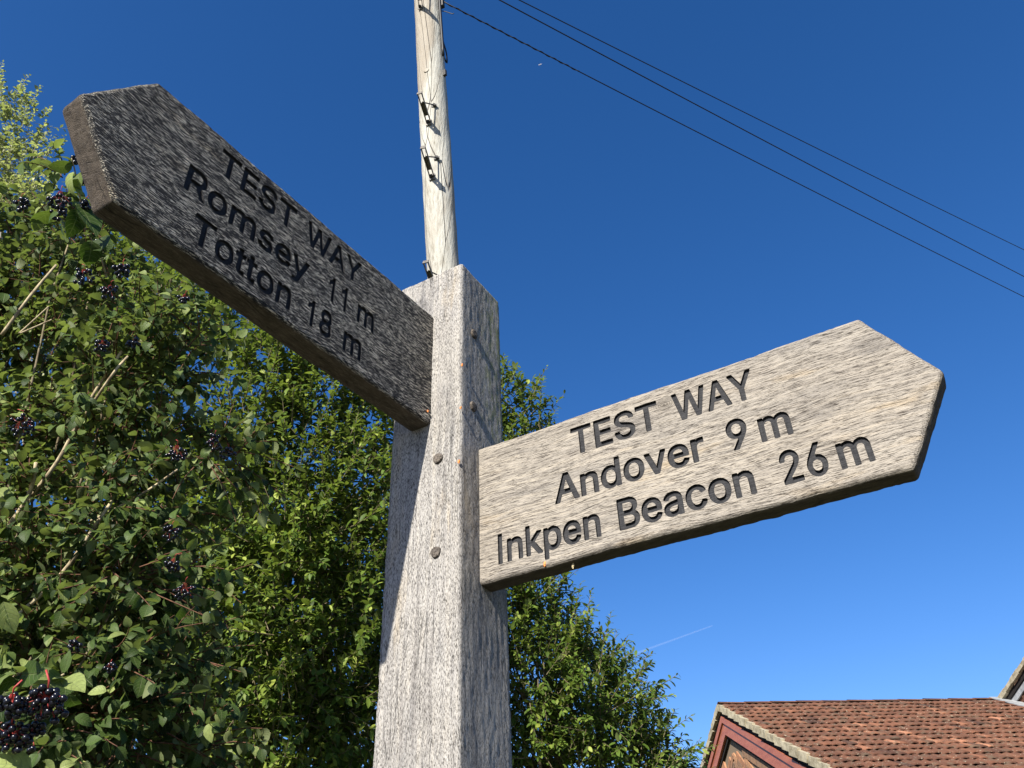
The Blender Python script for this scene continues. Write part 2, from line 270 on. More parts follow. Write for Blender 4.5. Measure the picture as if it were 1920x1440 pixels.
GL = json.loads('''{"2":[453,[[61,-20,388,-20,400,-16,407,-8,409,60,404,70,396,76,204,77,200,80,299,184,340,232,372,276,395,324,401,360,401,376,397,408,388,436,377,456,356,484,342,496,312,516,280,529,244,535,204,535,168,528,120,506,93,484,79,468,61,436,53,416,46,380,47,356,51,348,60,343,128,342,136,344,146,356,150,388,162,412,172,423,188,433,212,439,248,437,264,431,280,420,291,408,296,396,300,380,300,364,292,335,284,319,264,292,46,56,44,48,44,-4,48,-12]]],"6":[453,[[220,-27,248,-26,284,-18,316,-5,336,7,361,29,377,49,394,81,405,117,409,157,406,197,395,233,388,249,368,277,340,302,308,321,272,331,232,334,228,337,340,501,342,509,340,517,334,525,324,529,248,529,236,521,91,305,63,249,47,197,44,177,44,145,48,117,64,69,80,45,100,21,114,9,148,-11,184,-22],[216,69,189,77,176,86,165,97,153,117,147,137,145,169,154,201,176,229,192,239,208,243,236,245,252,241,270,233,291,213,304,185,307,169,307,145,300,117,291,101,280,89,268,80,252,73,236,69]]],"8":[453,[[220,-27,264,-24,291,-19,324,-8,360,13,384,37,404,65,416,97,421,133,419,161,415,177,400,214,384,237,350,269,364,282,376,298,392,325,398,345,401,365,401,397,387,445,369,473,358,485,344,498,316,515,268,532,228,536,188,533,156,524,136,516,108,498,94,485,74,461,65,445,51,397,51,365,54,345,60,325,76,297,88,281,102,269,68,237,54,217,41,189,32,149,35,101,42,81,56,53,80,24,112,1,144,-13,184,-24],[224,69,184,75,160,88,148,99,142,109,135,141,144,173,152,185,164,196,179,205,196,212,216,215,236,215,256,212,272,206,296,188,306,177,311,165,317,137,310,109,292,88,268,75],[200,313,175,325,164,337,158,349,154,365,153,381,159,405,176,426,203,437,224,440,244,438,272,428,291,409,299,385,298,365,290,341,276,326,256,314,236,310]]],"9":[453,[[127,-20,200,-20,208,-18,216,-12,348,182,383,244,392,264,402,296,409,344,406,384,400,408,385,444,364,475,337,500,304,520,284,527,248,535,208,535,168,527,148,520,116,501,89,476,67,444,52,412,44,372,45,328,57,276,74,244,87,228,109,208,140,190,180,178,220,175,225,172,112,8,110,0,112,-8,116,-15],[216,264,200,267,184,274,171,284,159,300,147,332,146,368,157,400,176,423,200,436,216,440,236,440,268,429,291,408,304,380,307,360,307,340,300,312,292,296,280,284,268,274,252,267]]],"A":[480,[[13,-20,88,-20,100,-13,148,120,152,122,328,122,377,-8,383,-16,392,-20,464,-20,475,-16,481,-8,483,0,481,8,296,512,292,520,284,527,276,529,200,529,188,524,182,516,-2,8,-4,0,-2,-8,4,-16],[184,219,236,380,240,382,294,220]]],"B":[456,[[57,-20,248,-20,316,-13,352,0,384,18,406,40,424,68,435,104,438,132,437,156,431,184,426,200,407,232,387,252,366,268,377,276,392,292,403,308,410,324,418,360,414,408,406,436,388,467,368,488,339,508,319,516,284,526,244,529,60,529,52,527,44,520,40,508,40,0,44,-12],[148,77,145,80,145,84,145,204,145,208,148,211,248,211,280,207,304,196,320,181,330,164,335,144,331,116,320,99,300,86,264,78],[148,305,145,308,145,312,145,428,148,432,240,432,268,429,292,419,310,400,315,380,314,356,304,334,284,317,264,308,240,305]]],"E":[419,[[57,-20,376,-20,384,-18,392,-10,395,0,395,60,388,72,380,76,148,77,145,80,146,208,360,210,368,214,374,224,375,284,374,292,369,300,356,306,148,306,145,308,145,312,145,428,148,432,372,432,380,434,388,441,392,452,392,512,388,520,380,527,372,529,60,529,52,527,44,520,40,508,40,0,44,-12]]],"R":[449,[[57,-20,128,-20,137,-16,143,-8,145,172,145,176,148,178,232,178,235,176,341,-16,352,-20,428,-20,440,-16,446,-8,448,0,446,8,344,196,344,200,372,219,384,230,407,260,422,296,429,336,429,372,423,404,409,440,397,460,384,475,360,496,344,506,304,520,260,528,60,529,52,527,44,520,40,508,40,0,44,-12],[148,275,145,280,145,428,148,432,244,432,268,429,292,420,312,402,322,380,325,360,325,340,316,310,300,292,288,285,260,277]]],"S":[447,[[217,-29,270,-26,294,-21,330,-8,366,13,393,39,411,67,425,103,428,139,425,171,413,207,390,237,370,254,318,283,278,296,218,312,175,327,150,343,140,355,136,371,136,387,142,402,154,417,174,429,186,434,222,439,242,438,266,433,290,421,308,403,316,387,318,371,324,363,330,359,402,358,410,360,418,368,420,383,410,430,394,459,370,486,341,507,306,523,270,533,226,536,182,532,130,516,98,498,70,474,49,443,41,427,37,411,32,371,37,331,47,307,61,287,74,273,106,250,154,228,262,196,290,185,306,175,319,163,325,147,325,131,321,115,306,95,278,79,258,73,222,69,182,74,162,82,146,93,131,111,121,147,110,156,34,157,24,151,18,139,21,115,31,79,49,47,74,19,102,-1,138,-16,178,-26]]],"T":[449,[[190,-20,260,-20,272,-13,277,-4,277,428,280,432,416,432,428,436,437,448,437,508,433,520,424,528,32,529,20,525,13,516,12,448,16,440,24,434,172,431,173,0,177,-12]]],"W":[686,[[152,-20,232,-20,242,-16,248,-8,338,320,340,328,344,332,439,-12,448,-19,456,-20,532,-20,544,-14,550,-4,689,504,690,512,684,523,672,529,600,529,590,524,584,516,492,157,400,512,392,525,380,529,304,529,296,527,288,518,196,169,192,161,100,517,95,524,84,529,16,529,3,524,-3,516,-3,504,135,-4,140,-14]]],"Y":[472,[[200,-20,272,-20,280,-16,286,-8,289,204,473,500,475,508,474,516,464,527,456,529,380,529,368,524,236,308,216,344,104,524,92,529,16,529,4,525,-3,516,-3,504,0,496,182,204,183,0,187,-12]]],"a":[389,[[155,-29,186,-27,210,-22,234,-12,254,0,262,-14,274,-20,342,-19,350,-15,356,-5,357,251,350,303,341,327,331,343,306,370,286,384,266,392,222,403,162,402,138,398,98,382,74,369,48,343,36,327,21,295,23,283,30,274,98,254,106,255,113,259,129,283,142,295,170,308,194,311,218,309,239,299,250,285,256,259,256,255,252,251,142,235,86,220,58,205,42,191,26,171,15,147,10,107,14,75,23,47,39,23,59,3,86,-13,114,-23],[154,67,134,72,122,80,116,87,112,95,112,111,120,127,138,139,162,145,255,159,254,123,246,103,233,87,223,79,202,70,174,65]]],"c":[396,[[201,-28,230,-27,266,-20,290,-11,318,5,342,26,358,46,370,64,383,100,380,112,370,121,310,136,298,136,288,128,275,100,257,80,246,74,226,68,206,66,182,70,165,76,142,96,133,112,127,124,118,160,116,188,118,216,126,248,135,268,150,288,166,300,182,307,206,310,230,308,240,304,258,295,266,287,277,272,289,248,302,242,370,259,377,264,381,272,381,284,373,304,362,324,348,344,326,365,306,379,278,392,246,401,218,404,182,403,142,394,106,377,74,352,49,320,29,280,22,256,15,212,15,164,23,116,38,76,61,40,90,11,122,-9,162,-23]]],"d":[424,[[189,-28,210,-28,250,-20,272,-8,290,6,297,-12,302,-17,310,-20,374,-20,384,-16,390,-8,392,508,388,520,378,528,310,529,302,527,294,520,291,508,290,371,262,391,226,403,174,403,154,400,138,396,102,379,70,352,47,320,28,280,17,236,14,192,15,164,17,140,27,100,44,60,70,25,102,-2,118,-11,138,-19,154,-23],[194,68,182,70,162,78,150,88,137,104,123,136,118,160,116,192,118,216,124,244,130,261,142,280,150,290,166,301,182,307,206,310,226,307,242,301,258,290,268,280,281,256,285,244,290,216,292,188,290,160,285,136,269,100,258,88,242,75,214,67]]],"e":[404,[[205,-28,230,-28,262,-23,290,-15,326,6,350,26,372,56,385,88,383,100,370,110,302,125,290,117,278,95,258,77,238,69,226,67,190,69,162,78,144,92,127,116,118,149,370,149,378,150,386,156,391,168,391,216,385,256,374,292,353,332,332,356,298,382,258,398,218,404,182,403,142,394,105,376,87,364,74,352,49,320,36,296,22,256,15,212,14,188,18,140,29,96,49,56,71,28,105,0,126,-11,166,-24],[122,242,123,252,129,264,138,279,152,292,174,305,206,310,226,308,253,296,271,276,280,260,284,244,282,241,278,241]]],"k":[381,[[50,-20,117,-20,130,-12,134,0,134,132,149,146,153,147,282,-16,293,-20,373,-20,385,-15,392,-4,392,4,388,12,230,212,229,216,374,364,380,376,378,388,370,396,361,399,285,399,273,396,137,257,134,264,134,512,127,524,117,529,49,529,40,524,33,512,33,0,37,-12]]],"m":[610,[[50,-20,117,-20,126,-16,132,-8,135,256,139,272,157,296,177,307,193,310,209,310,233,301,245,290,252,276,254,256,254,0,256,-8,261,-15,273,-20,337,-20,347,-16,353,-8,355,244,357,264,363,280,381,301,401,309,425,310,441,307,461,296,470,284,475,268,478,-8,484,-16,493,-20,557,-20,569,-16,575,-8,577,0,577,256,570,308,559,336,549,352,529,374,505,390,481,400,453,406,421,406,381,397,349,380,321,356,317,356,301,375,285,388,269,396,237,405,209,406,185,402,153,390,133,375,129,389,117,398,53,399,41,395,35,388,33,380,33,0,37,-12]]],"n":[410,[[50,-20,117,-20,126,-16,132,-8,134,236,137,256,143,272,161,294,177,303,201,309,225,307,245,301,263,284,272,264,276,232,278,-8,285,-17,297,-20,357,-20,365,-18,373,-12,377,0,377,240,374,280,366,312,358,332,341,356,317,378,301,388,277,398,241,404,209,404,189,400,157,388,133,373,129,389,117,398,49,399,37,391,33,380,33,0,37,-12]]],"o":[415,[[201,-28,230,-27,274,-17,310,0,342,26,366,57,386,96,398,140,401,188,398,236,386,280,366,319,342,350,310,376,274,394,230,403,206,404,162,399,126,388,105,376,71,348,49,320,29,280,18,236,14,188,18,140,29,96,46,60,62,38,90,11,122,-9,162,-23],[190,68,173,72,155,84,142,96,127,124,118,160,116,188,118,216,126,248,133,264,143,280,158,295,174,304,186,308,206,310,230,308,249,300,265,288,285,260,295,228,299,200,296,152,285,116,266,88,250,77,238,71,218,67]]],"p":[424,[[50,-163,117,-163,126,-159,132,-151,134,-3,137,3,173,-19,189,-24,229,-28,273,-23,307,-11,341,13,368,41,389,77,402,117,409,161,409,213,402,261,388,301,367,337,340,365,325,377,305,388,269,401,229,404,201,403,161,391,133,370,129,389,117,398,49,399,41,395,36,389,33,377,33,-143,37,-155],[201,69,181,76,169,85,158,97,148,113,137,145,133,173,133,205,137,233,144,257,161,285,175,297,197,307,217,310,233,309,249,305,265,297,281,281,292,265,304,229,308,205,308,173,305,149,298,125,288,105,276,89,260,77,241,69]]],"r":[259,[[50,-20,117,-20,126,-16,132,-8,134,244,137,260,149,282,173,300,189,304,209,306,245,302,258,308,263,320,263,384,261,392,253,401,245,404,213,405,185,402,153,392,133,378,127,392,113,399,49,399,41,395,35,388,33,376,33,0,37,-12]]],"s":[365,[[163,-28,200,-28,232,-23,264,-14,284,-3,308,13,329,36,342,60,349,88,350,124,345,144,331,172,308,196,290,208,256,223,164,245,148,252,136,259,130,268,130,284,140,299,160,309,184,313,208,311,228,302,243,284,253,264,264,257,328,270,340,279,344,292,335,316,328,332,307,360,272,386,248,396,220,403,172,404,152,402,120,393,92,381,68,365,48,343,34,316,28,288,28,256,37,224,48,205,68,184,103,164,124,156,224,130,237,124,246,112,248,100,245,92,232,78,216,70,180,65,152,70,136,76,121,92,109,120,100,126,88,126,32,114,24,110,19,104,16,92,25,60,37,36,56,14,68,4,104,-15,132,-23]]],"t":[227,[[162,-24,194,-23,218,-17,228,-12,233,0,221,60,216,68,202,74,170,70,154,72,150,76,146,92,146,304,150,307,206,307,218,313,224,324,223,384,218,393,206,399,146,400,146,472,144,480,138,487,126,491,62,491,50,485,46,476,44,400,2,399,-6,395,-12,388,-14,380,-14,324,-10,315,-2,309,42,307,45,304,45,92,49,56,57,36,69,16,94,-6,126,-19]]],"v":[389,[[160,-20,229,-20,238,-16,244,-8,390,372,390,384,381,396,373,399,305,399,297,397,289,391,197,139,193,136,99,392,85,399,17,399,7,396,-1,388,-3,380,-2,372,143,-4,149,-15]]],"y":[389,[[77,-165,117,-163,157,-150,189,-123,206,-101,223,-65,389,371,391,383,381,396,373,399,305,399,297,397,289,391,197,139,193,136,100,391,93,397,85,399,17,399,5,395,-1,387,-3,379,-1,371,141,-1,125,-45,113,-62,97,-70,57,-66,49,-70,43,-77,28,-133,28,-145,38,-157]]]}''')
GL['I'] = [240, [[72, -22, 172, -22, 172, 530, 72, 530]]]
GL['1'] = [440, [[202, -22, 300, -22, 300, 530, 222, 530, 194, 478, 160, 446, 92, 418, 92, 328, 156, 346, 202, 378]]]
S_CAP = 0.0422/538

def glyph_polys(word, x0, x1, base):
    """outlines of a routed word between x0 and x1; returns [(outer, [inner, ...]), ...]"""
    pen = 0; raw = []
    for ch in word:
        adv, cs = GL[ch]
        raw.append([[(pen+c[i], c[i+1]) for i in range(0, len(c), 2)] for c in cs]); pen += adv
    xs = [p[0] for g in raw for c in g for p in c]; lo, hi = min(xs), max(xs); k = (x1-x0)/(hi-lo)
    res = []
    for g in raw:
        cs = []
        for c in g:
            pts = [(x0+(x-lo)*k, base+y*S_CAP) for x, y in c]
            a = sum(pts[i][0]*pts[(i+1) % len(pts)][1]-pts[(i+1) % len(pts)][0]*pts[i][1] for i in range(len(pts)))/2
            cs.append((a, pts))
        cs.sort(key=lambda t: -abs(t[0])); used = []
        outer = []
        for a, pts in cs:
            if abs(a) < 4e-8: continue
            x, y = pts[0]; home = None
            for o_ in outer:
                P = o_[0]; ins = False
                for i in range(len(P)):
                    (xa, ya), (xb, yb) = P[i], P[(i+1) % len(P)]
                    if (ya > y) != (yb > y) and x < (xb-xa)*(y-ya)/(yb-ya)+xa: ins = not ins
                if ins: home = o_
            if home: home[1].append(pts)
            else: outer.append((pts, []))
        res += outer
    return res
def tess(loops):
    L = [[Vector((x, y, 0)) for x, y in lp_] for lp_ in loops]
    T = tessellate_polygon(L); pts = [p for lp_ in loops for p in lp_]
    F = []
    for a, b_, c in T:
        A, B_, C_ = pts[a], pts[b_], pts[c]
        s = (B_[0]-A[0])*(C_[1]-A[1])-(C_[0]-A[0])*(B_[1]-A[1])
        F.append((a, b_, c) if s > 0 else (a, c, b_))
    return pts, F

def finger_board(outline, mat_world, thick, lines, side_seed, wood):
    """outline: convex loop in reading coordinates (x right, y up), counter-clockwise; +z faces the reader"""
    P = [np.array(p) for p in outline]; n = len(P); C = []
    for i in range(n):                                  # round the corners
        a, b_, c = P[i-1], P[i], P[(i+1) % n]; rr = 0.007 if abs(b_[1]) < 0.05 else 0.003
        u, w = (a-b_)/np.linalg.norm(a-b_), (c-b_)/np.linalg.norm(c-b_)
        for t in np.linspace(0, 1, 5): C.append((1-t)**2*(b_+u*rr)+2*t*(1-t)*b_+t*t*(b_+w*rr))
    D = []
    for i in range(len(C)):                             # resample and roughen
        a, b_ = C[i], C[(i+1) % len(C)]; k = max(1, int(np.linalg.norm(b_-a)/0.004))
        for t in range(k): D.append(a+(b_-a)*t/k)
    D = np.array(D); n = len(D)
    tan = np.roll(D, -1, 0)-np.roll(D, 1, 0); tan /= np.linalg.norm(tan, axis=1)[:, None]; nor = np.column_stack([tan[:, 1], -tan[:, 0]])
    P3 = np.column_stack([D, np.zeros(n)])
    lump = vnoise(P3*18, side_seed)*0.0010+vnoise(P3*70, side_seed+1)*0.0005
    prof = [(0.0055, 0.0), (0.0030, -0.0009), (0.0011, -0.0030), (0.0, -0.0065), (0.0, -thick*0.5), (0.0, -thick+0.006), (0.0015, -thick+0.002), (0.006, -thick)]
    rings = []
    for k, (ins, z) in enumerate(prof):
        P3[:, 2] = z; fine = vnoise(P3*[260, 260, 160], side_seed+2)*0.00045+vnoise(P3*[90, 90, 90], side_seed+4)*0.0004
        w = lump+fine
        if k == 0: w = w+vnoise(P3*[140, 140, 1], side_seed+7)*0.0011
        q_ = D+nor*(w-ins)[:, None]
        zz = z-(0 if k == 0 else np.abs(fine)*0.6)
        rings.append(np.column_stack([q_, np.full(n, z)+(zz-z)]))
    glyphs = [g for ln in lines for wd in ln for g in glyph_polys(*wd)]
    loops = [[tuple(p[:2]) for p in rings[0]]]+[g[0] for g in glyphs]
    pts, F = tess(loops); b = MB()
    b.add([(x, y, 0) for x, y in pts], F, 0)
    for o_, ins in glyphs:
        for isl in ins:
            pts, F = tess([isl]); b.add([(x, y, 0) for x, y in pts], F, 0)
        for lp_ in [o_]+ins:                            # routed walls
            k = len(lp_); b.add([(x, y, 0) for x, y in lp_]+[(x, y, -DEPTH-0.0005) for x, y in lp_], [(i, (i+1) % k, k+(i+1) % k, k+i) for i in range(k)], 1)
    V = np.concatenate(rings); F = [(i*n+(j+1) % n, i*n+j, (i+1)*n+j, (i+1)*n+(j+1) % n) for i in range(len(rings)-1) for j in range(n)]
    F.append(tuple((len(rings)-1)*n+j for j in range(n))[::-1])
    b.add(V, F, 0)
    o = b.build('finger_board', [wood, M_paint], root, world_pts=False)
    o.matrix_basis = MW(root).inverted() @ mat_world
    for ln in lines:
        for wd in ln:
            lb = MB()
            for o_, ins in glyph_polys(*wd):
                pts, F = tess([o_]+ins); lb.add([(x, y, -DEPTH) for x, y in pts], F)
            lb.build('lettering', M_paint, o, world_pts=False)
    return o
DEPTH = 0.0034
def board_matrix(orig, X, Y, Z):
    return Matrix([[X[i], Y[i], Z[i], orig[i]] for i in range(3)]+[[0, 0, 0, 1]])
def arm_axes(A, B, yaw, tilt):
    du = A*math.cos(yaw)+B*math.sin(yaw); d2 = du*math.cos(tilt)+ZZ*math.sin(tilt); up = ZZ*math.cos(tilt)-du*math.sin(tilt)
    return d2, up, B*math.cos(yaw)-A*math.sin(yaw)
H = 0.1048
# left-hand board
d2, up, nn = arm_axes(N1, N2, -0.0569696, 0.0085447)
o0 = OXY-N2*0.0540176+ZZ*(CH+(0.6653108+0.8738733)/2)
vt = 0.7643293-(0.6653108+0.8738733)/2
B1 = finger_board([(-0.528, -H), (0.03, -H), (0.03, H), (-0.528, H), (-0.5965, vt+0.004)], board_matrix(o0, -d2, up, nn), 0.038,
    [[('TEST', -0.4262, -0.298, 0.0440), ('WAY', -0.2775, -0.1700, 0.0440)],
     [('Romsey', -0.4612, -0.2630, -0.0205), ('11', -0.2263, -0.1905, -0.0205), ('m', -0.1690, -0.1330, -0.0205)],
     [('Totton', -0.4372, -0.2836, -0.0830), ('18', -0.2565, -0.2105, -0.0830), ('m', -0.1890, -0.1530, -0.0830)]], 11, M_board_shade)
B1['label'] = 'dark shaded board pointing left, routed with TEST WAY, Romsey 11 m, Totton 18 m'
# right-hand board
d2, up, nn = arm_axes(N2, N1, -0.0078432, 0.0094028)
o1 = OXY-N1*0.0471637+ZZ*(CH+(0.4195157+0.6301828)/2)
vt = 0.5241632-(0.4195157+0.6301828)/2
B2 = finger_board([(-0.03, -H), (0.5426, -H), (0.6075, vt), (0.5426, H), (-0.03, H)], board_matrix(o1, d2, up, nn), 0.034,
    [[('TEST', 0.1491, 0.2765, 0.0440), ('WAY', 0.2975, 0.4035, 0.0440)],
     [('Andover', 0.1176, 0.3280, -0.0203), ('9', 0.3570, 0.3830, -0.0203), ('m', 0.3965, 0.4345, -0.0203)],
     [('Inkpen', 0.0280, 0.1785, -0.0822), ('Beacon', 0.2032, 0.3775, -0.0822), ('26', 0.4095, 0.4615, -0.0822), ('m', 0.4736, 0.5100, -0.0822)]], 31, M_board)
B2['label'] = 'sunlit board pointing right, routed with TEST WAY, Andover 9 m, Inkpen Beacon 26 m'

# pegs through the tenons
M_peg = weathered_oak('weathered_peg', 0, (0.03, 0.026, 0.022), (0.07, 0.06, 0.05), (0.14, 0.12, 0.10), fleck=(3, 0.6), depth=0.0008)
def peg(c, out, right, lab_seed):
    b = MB(); k = 14; rr = random.Random(lab_seed); ring = []
    ang = [j*2*math.pi/k for j in range(k)]; rad = [0.0082*(0.9+0.16*rr.random()) for _ in ang]
    V = []
    for dz, s in ((-0.012, 1), (0.0015, 1.0), (0.0030, 0.9), (0.0034, 0.55)):
        V += [c+out*(dz+0.0004*rr.random())+(right*math.cos(a)+ZZ*math.sin(a))*r_*s for a, r_ in zip(ang, rad)]
    F = [(i*k+j, i*k+(j+1) % k, (i+1)*k+(j+1) % k, (i+1)*k+j) for i in range(3) for j in range(k)]+[tuple(3*k+j for j in range(k))]
    b.add(V, F); b.build('peg', M_peg, root)
for i, (u, v) in enumerate([(0.0383, 0.6016), (0.0383, 0.4581)]): peg(OXY-N2*u+ZZ*(v+CH), N1, N2, i)
for i, (u, v) in enumerate([(0.0349, 0.8356), (0.0318, 0.6945)]): peg(OXY-N1*u+ZZ*(v+CH), N2, -N1, i+5)

# small orange and cream cocoons stuck on the timber
M_or = NT('orange_cocoon').fin((0.75, 0.22, 0.05), 0.5); M_cr = NT('cream_cocoon').fin((0.62, 0.52, 0.3), 0.5)
def blob_vf(c, ax, ay, az, n1=8, n2=6, seed=0):
    rr = random.Random(seed); V = [np.asarray(c)+np.asarray(az)]; F = []
    for i in range(1, n2):
        t = math.pi*i/n2
        for j in range(n1):
            a = 2*math.pi*j/n1; s = 1+0.12*(rr.random()-0.5)
            V.append(np.asarray(c)+s*(math.sin(t)*(math.cos(a)*np.asarray(ax)+math.sin(a)*np.asarray(ay))+math.cos(t)*np.asarray(az)))
    V.append(np.asarray(c)-np.asarray(az))
    for j in range(n1): F.append((0, 1+j, 1+(j+1) % n1))
    for i in range(n2-2):
        for j in range(n1): F.append((1+i*n1+j, 1+(i+1)*n1+j, 1+(i+1)*n1+(j+1) % n1, 1+i*n1+(j+1) % n1))
    for j in range(n1): F.append((len(V)-1, 1+(n2-2)*n1+(j+1) % n1, 1+(n2-2)*n1+j))
    return V, F
def cocoon(c, out, right, s, mat, lab):
    b = MB(); b.add(*blob_vf(c+out*0.001, right*0.0016*s, out*0.0015*s, (ZZ*0.0026+right*0.0006)*s, seed=int(s*100)))
    b.add(*blob_vf(c+out*0.0015-ZZ*0.0022*s, right*0.001*s, out*0.0011*s, ZZ*0.0012*s, seed=3))
    o = b.build('cocoon', mat, None, True); tag(o, lab, 'cocoon', 'orange cocoons stuck on the fingerpost')
for i, (px, py, s, lab) in enumerate([(866, 685, 1.0, 'orange cocoon on the post edge, highest of those on the edge'), (863.5, 765, 0.9, 'orange cocoon on the post edge beside the lower right-face peg'),
                            (860, 866, 1.1, 'orange cocoon on the post edge level with the sunlit face peg')]):
    r_ = ray(px, py); c = CAM+r_*((OXY[0]-CAM[0])*_R2[0]*0+np.dot(OXY-CAM*[1, 1, 0], np.array([0, 1, 0]))/r_[1]*0.998)
    cocoon(c, (N1+N2)/1.4142, (N2-N1)/1.4142, s, M_or, lab)
def on_board(px, py, orig, nrm, off=0.0):
    r_ = ray(px, py); t = np.dot(orig+nrm*off-CAM, nrm)/np.dot(r_, nrm); return CAM+r_*t
cocoon(on_board(1022, 1056, o1, N1, -0.002), N1*0.8-ZZ*0.6, N2, 1.25, M_or, 'orange cocoon under the p of Inkpen on the sunlit board')
cocoon(on_board(1074, 1059, o1, N1, -0.010), -ZZ, N2, 1.1, M_cr, 'cream cocoon on the underside of the sunlit board')
cocoon(on_board(801, 771, o0, N2, 0.0), N2, -N1, 0.8, M_or, 'orange cocoon at the inner end of the dark board')

# ---------------------------------------------------------------- foliage
def leaf_mat(name, c0, c1, c2, back, trans=0.3, veins=False, rough=0.5):
    q = NT(name); a = q.n('Attribute', attribute_name='tint')
    col = q.ramp(a.outputs['Fac'], [(0.0, c0), (0.5, c1), (0.85, c2), (1.0, tuple(min(1, v*1.25) for v in c2))])
    nz = q.noise(q.co((140, 140, 140)), 1, 2); col = q.mix(0.35, col, q.mix(1.0, col, q.ramp(nz, [(0.35, 0.6), (0.65, 1.35)]), 'MULTIPLY'))
    nrm = None
    if veins:
        uv = q.n('UVMap', uv_map='leaf').outputs[0]; s = q.n('SeparateXYZ', i={'Vector': uv})
        ax = q.math('ABSOLUTE', s.outputs['X'])
        w = q.math('SUBTRACT', q.math('MULTIPLY', s.outputs['Y'], 7.0), q.math('MULTIPLY', q.math('POWER', ax, 1.6), 1.9))
        sw = q.math('ABSOLUTE', q.math('SUBTRACT', q.math('FRACT', w), 0.5))
        vein = q.math('MAXIMUM', q.ramp(sw, [(0.0, 1.0), (0.09, 0.0)]), q.ramp(ax, [(0.0, 1.0), (0.07, 0.0)]))
        col = q.mix(q.math('MULTIPLY', vein, 0.35), col, back)
        nrm = q.bump(q.math('SUBTRACT', 1.0, vein), 0.6, 0.0012)
    g = q.n('NewGeometry'); col = q.mix(g.outputs['Backfacing'], col, q.mix(0.55, col, back))
    q.fin(col, rough, nrm, 0.14)
    tr = q.n('BsdfTranslucent', i={'Color': q.mix(1.0, col, (1.5, 1.7, 0.7), 'MULTIPLY')})
    mx = q.n('MixShader', i={0: trans}); q.l(q.b.outputs[0], mx.inputs[1]); q.l(tr.outputs[0], mx.inputs[2]); q.l(mx.outputs[0], q.out.inputs['Surface'])
    return q.m
def bark_mat(name, c0, c1, sc=(40, 40, 8)):
    q = NT(name); n = q.noise(q.co(sc), 1, 5); a = q.n('Attribute', attribute_name='tint')
    col = q.mix(1.0, q.ramp(n, [(0.35, c0), (0.65, c1)]), q.ramp(a.outputs['Fac'], [(0.0, 0.55), (0.5, 1.0), (1.0, 1.5)]), 'MULTIPLY')
    return q.fin(col, 0.8, q.bump(n, 0.6, 0.004), 0.2)

def leaf_template(rows, widths, fold, curl, wave=0.0):
    """local frame: x across, y along, z up; tip and base are single verts"""
    V = [(0, 0, 0, 0)]; F = []
    for k, (t, w) in enumerate(zip(rows, widths)):
        for s in (-1, 0, 1):
            V.append((s*w, t, fold*abs(s)*w+wave*math.sin(7*t+s)*abs(s), s))
    V.append((0, 1, 0, 0)); n = len(rows)
    F += [(0, 2, 1), (0, 3, 2)]
    for k in range(n-1):
        a = 1+3*k
        F += [(a, a+1, a+4, a+3), (a+1, a+2, a+5, a+4)]
    a = 1+3*(n-1); e = len(V)-1
    F += [(a, a+1, e), (a+1, a+2, e)]
    return np.array(V), F, curl
T_SALLOW = leaf_template([0.22, 0.5, 0.78], [0.7, 1.0, 0.72], 0.28, 0.25)
T_DOG = leaf_template([0.12, 0.3, 0.52, 0.74, 0.9], [0.62, 0.95, 1.0, 0.68, 0.28], 0.32, 0.38, 0.06)
T_SMALL = leaf_template([0.5], [1.0], 0.2, 0.15)

def leaf_mesh(name, mat, P, D, N, L, W, tint, templ, parent, curlv=None):
    TV, TF, curl = templ; n = len(P); k = len(TV)
    D = D/np.linalg.norm(D, axis=1)[:, None]; N = N-np.sum(N*D, 1)[:, None]*D; N = N/(np.linalg.norm(N, axis=1)[:, None]+1e-9)
    B = np.cross(D, N); L = np.asarray(L)[:, None, None]; W = np.asarray(W)[:, None, None]
    cv = (np.full(n, curl) if curlv is None else curlv)[:, None]
    t = TV[:, 1][None, :]; ang = cv*t*1.6; sy = np.where(np.abs(ang) > 1e-3, np.sin(ang)/(cv*1.6+1e-9), t); sz = -(1-np.cos(ang))/(cv*1.6+1e-9)
    V = P[:, None]+D[:, None]*(L*sy[..., None])+B[:, None]*(W*0.5*TV[:, 0][None, :, None])+N[:, None]*(L*sz[..., None]+W*0.5*TV[:, 2][None, :, None])
    V = V.reshape(-1, 3)
    me = bpy.data.meshes.new(name); nf = len(TF)
    loops = np.concatenate([np.array(f) for f in TF]); cnt = np.array([len(f) for f in TF]); st = np.concatenate([[0], np.cumsum(cnt)[:-1]])
    LI = (loops[None]+k*np.arange(n)[:, None]).ravel(); LS = (st[None]+len(loops)*np.arange(n)[:, None]).ravel(); LT = np.tile(cnt, n)
    me.vertices.add(len(V)); me.loops.add(len(LI)); me.polygons.add(nf*n)
    me.vertices.foreach_set('co', V.ravel().astype(np.float32)); me.loops.foreach_set('vertex_index', LI.astype(np.int32))
    me.polygons.foreach_set('loop_start', LS.astype(np.int32)); me.polygons.foreach_set('use_smooth', np.ones(nf*n, bool))
    me.update(calc_edges=True)
    a = me.attributes.new('tint', 'FLOAT', 'POINT'); a.data.foreach_set('value', np.repeat(tint, k).astype(np.float32))
    uv = me.uv_layers.new(name='leaf'); u = np.column_stack([TV[:, 3], TV[:, 1]])[loops]; uv.data.foreach_set('uv', np.tile(u, (n, 1)).ravel().astype(np.float32))
    me.materials.append(mat)
    return link(name, me, parent)
def unit(v): return v/(np.linalg.norm(v, axis=-1, keepdims=True)+1e-9)

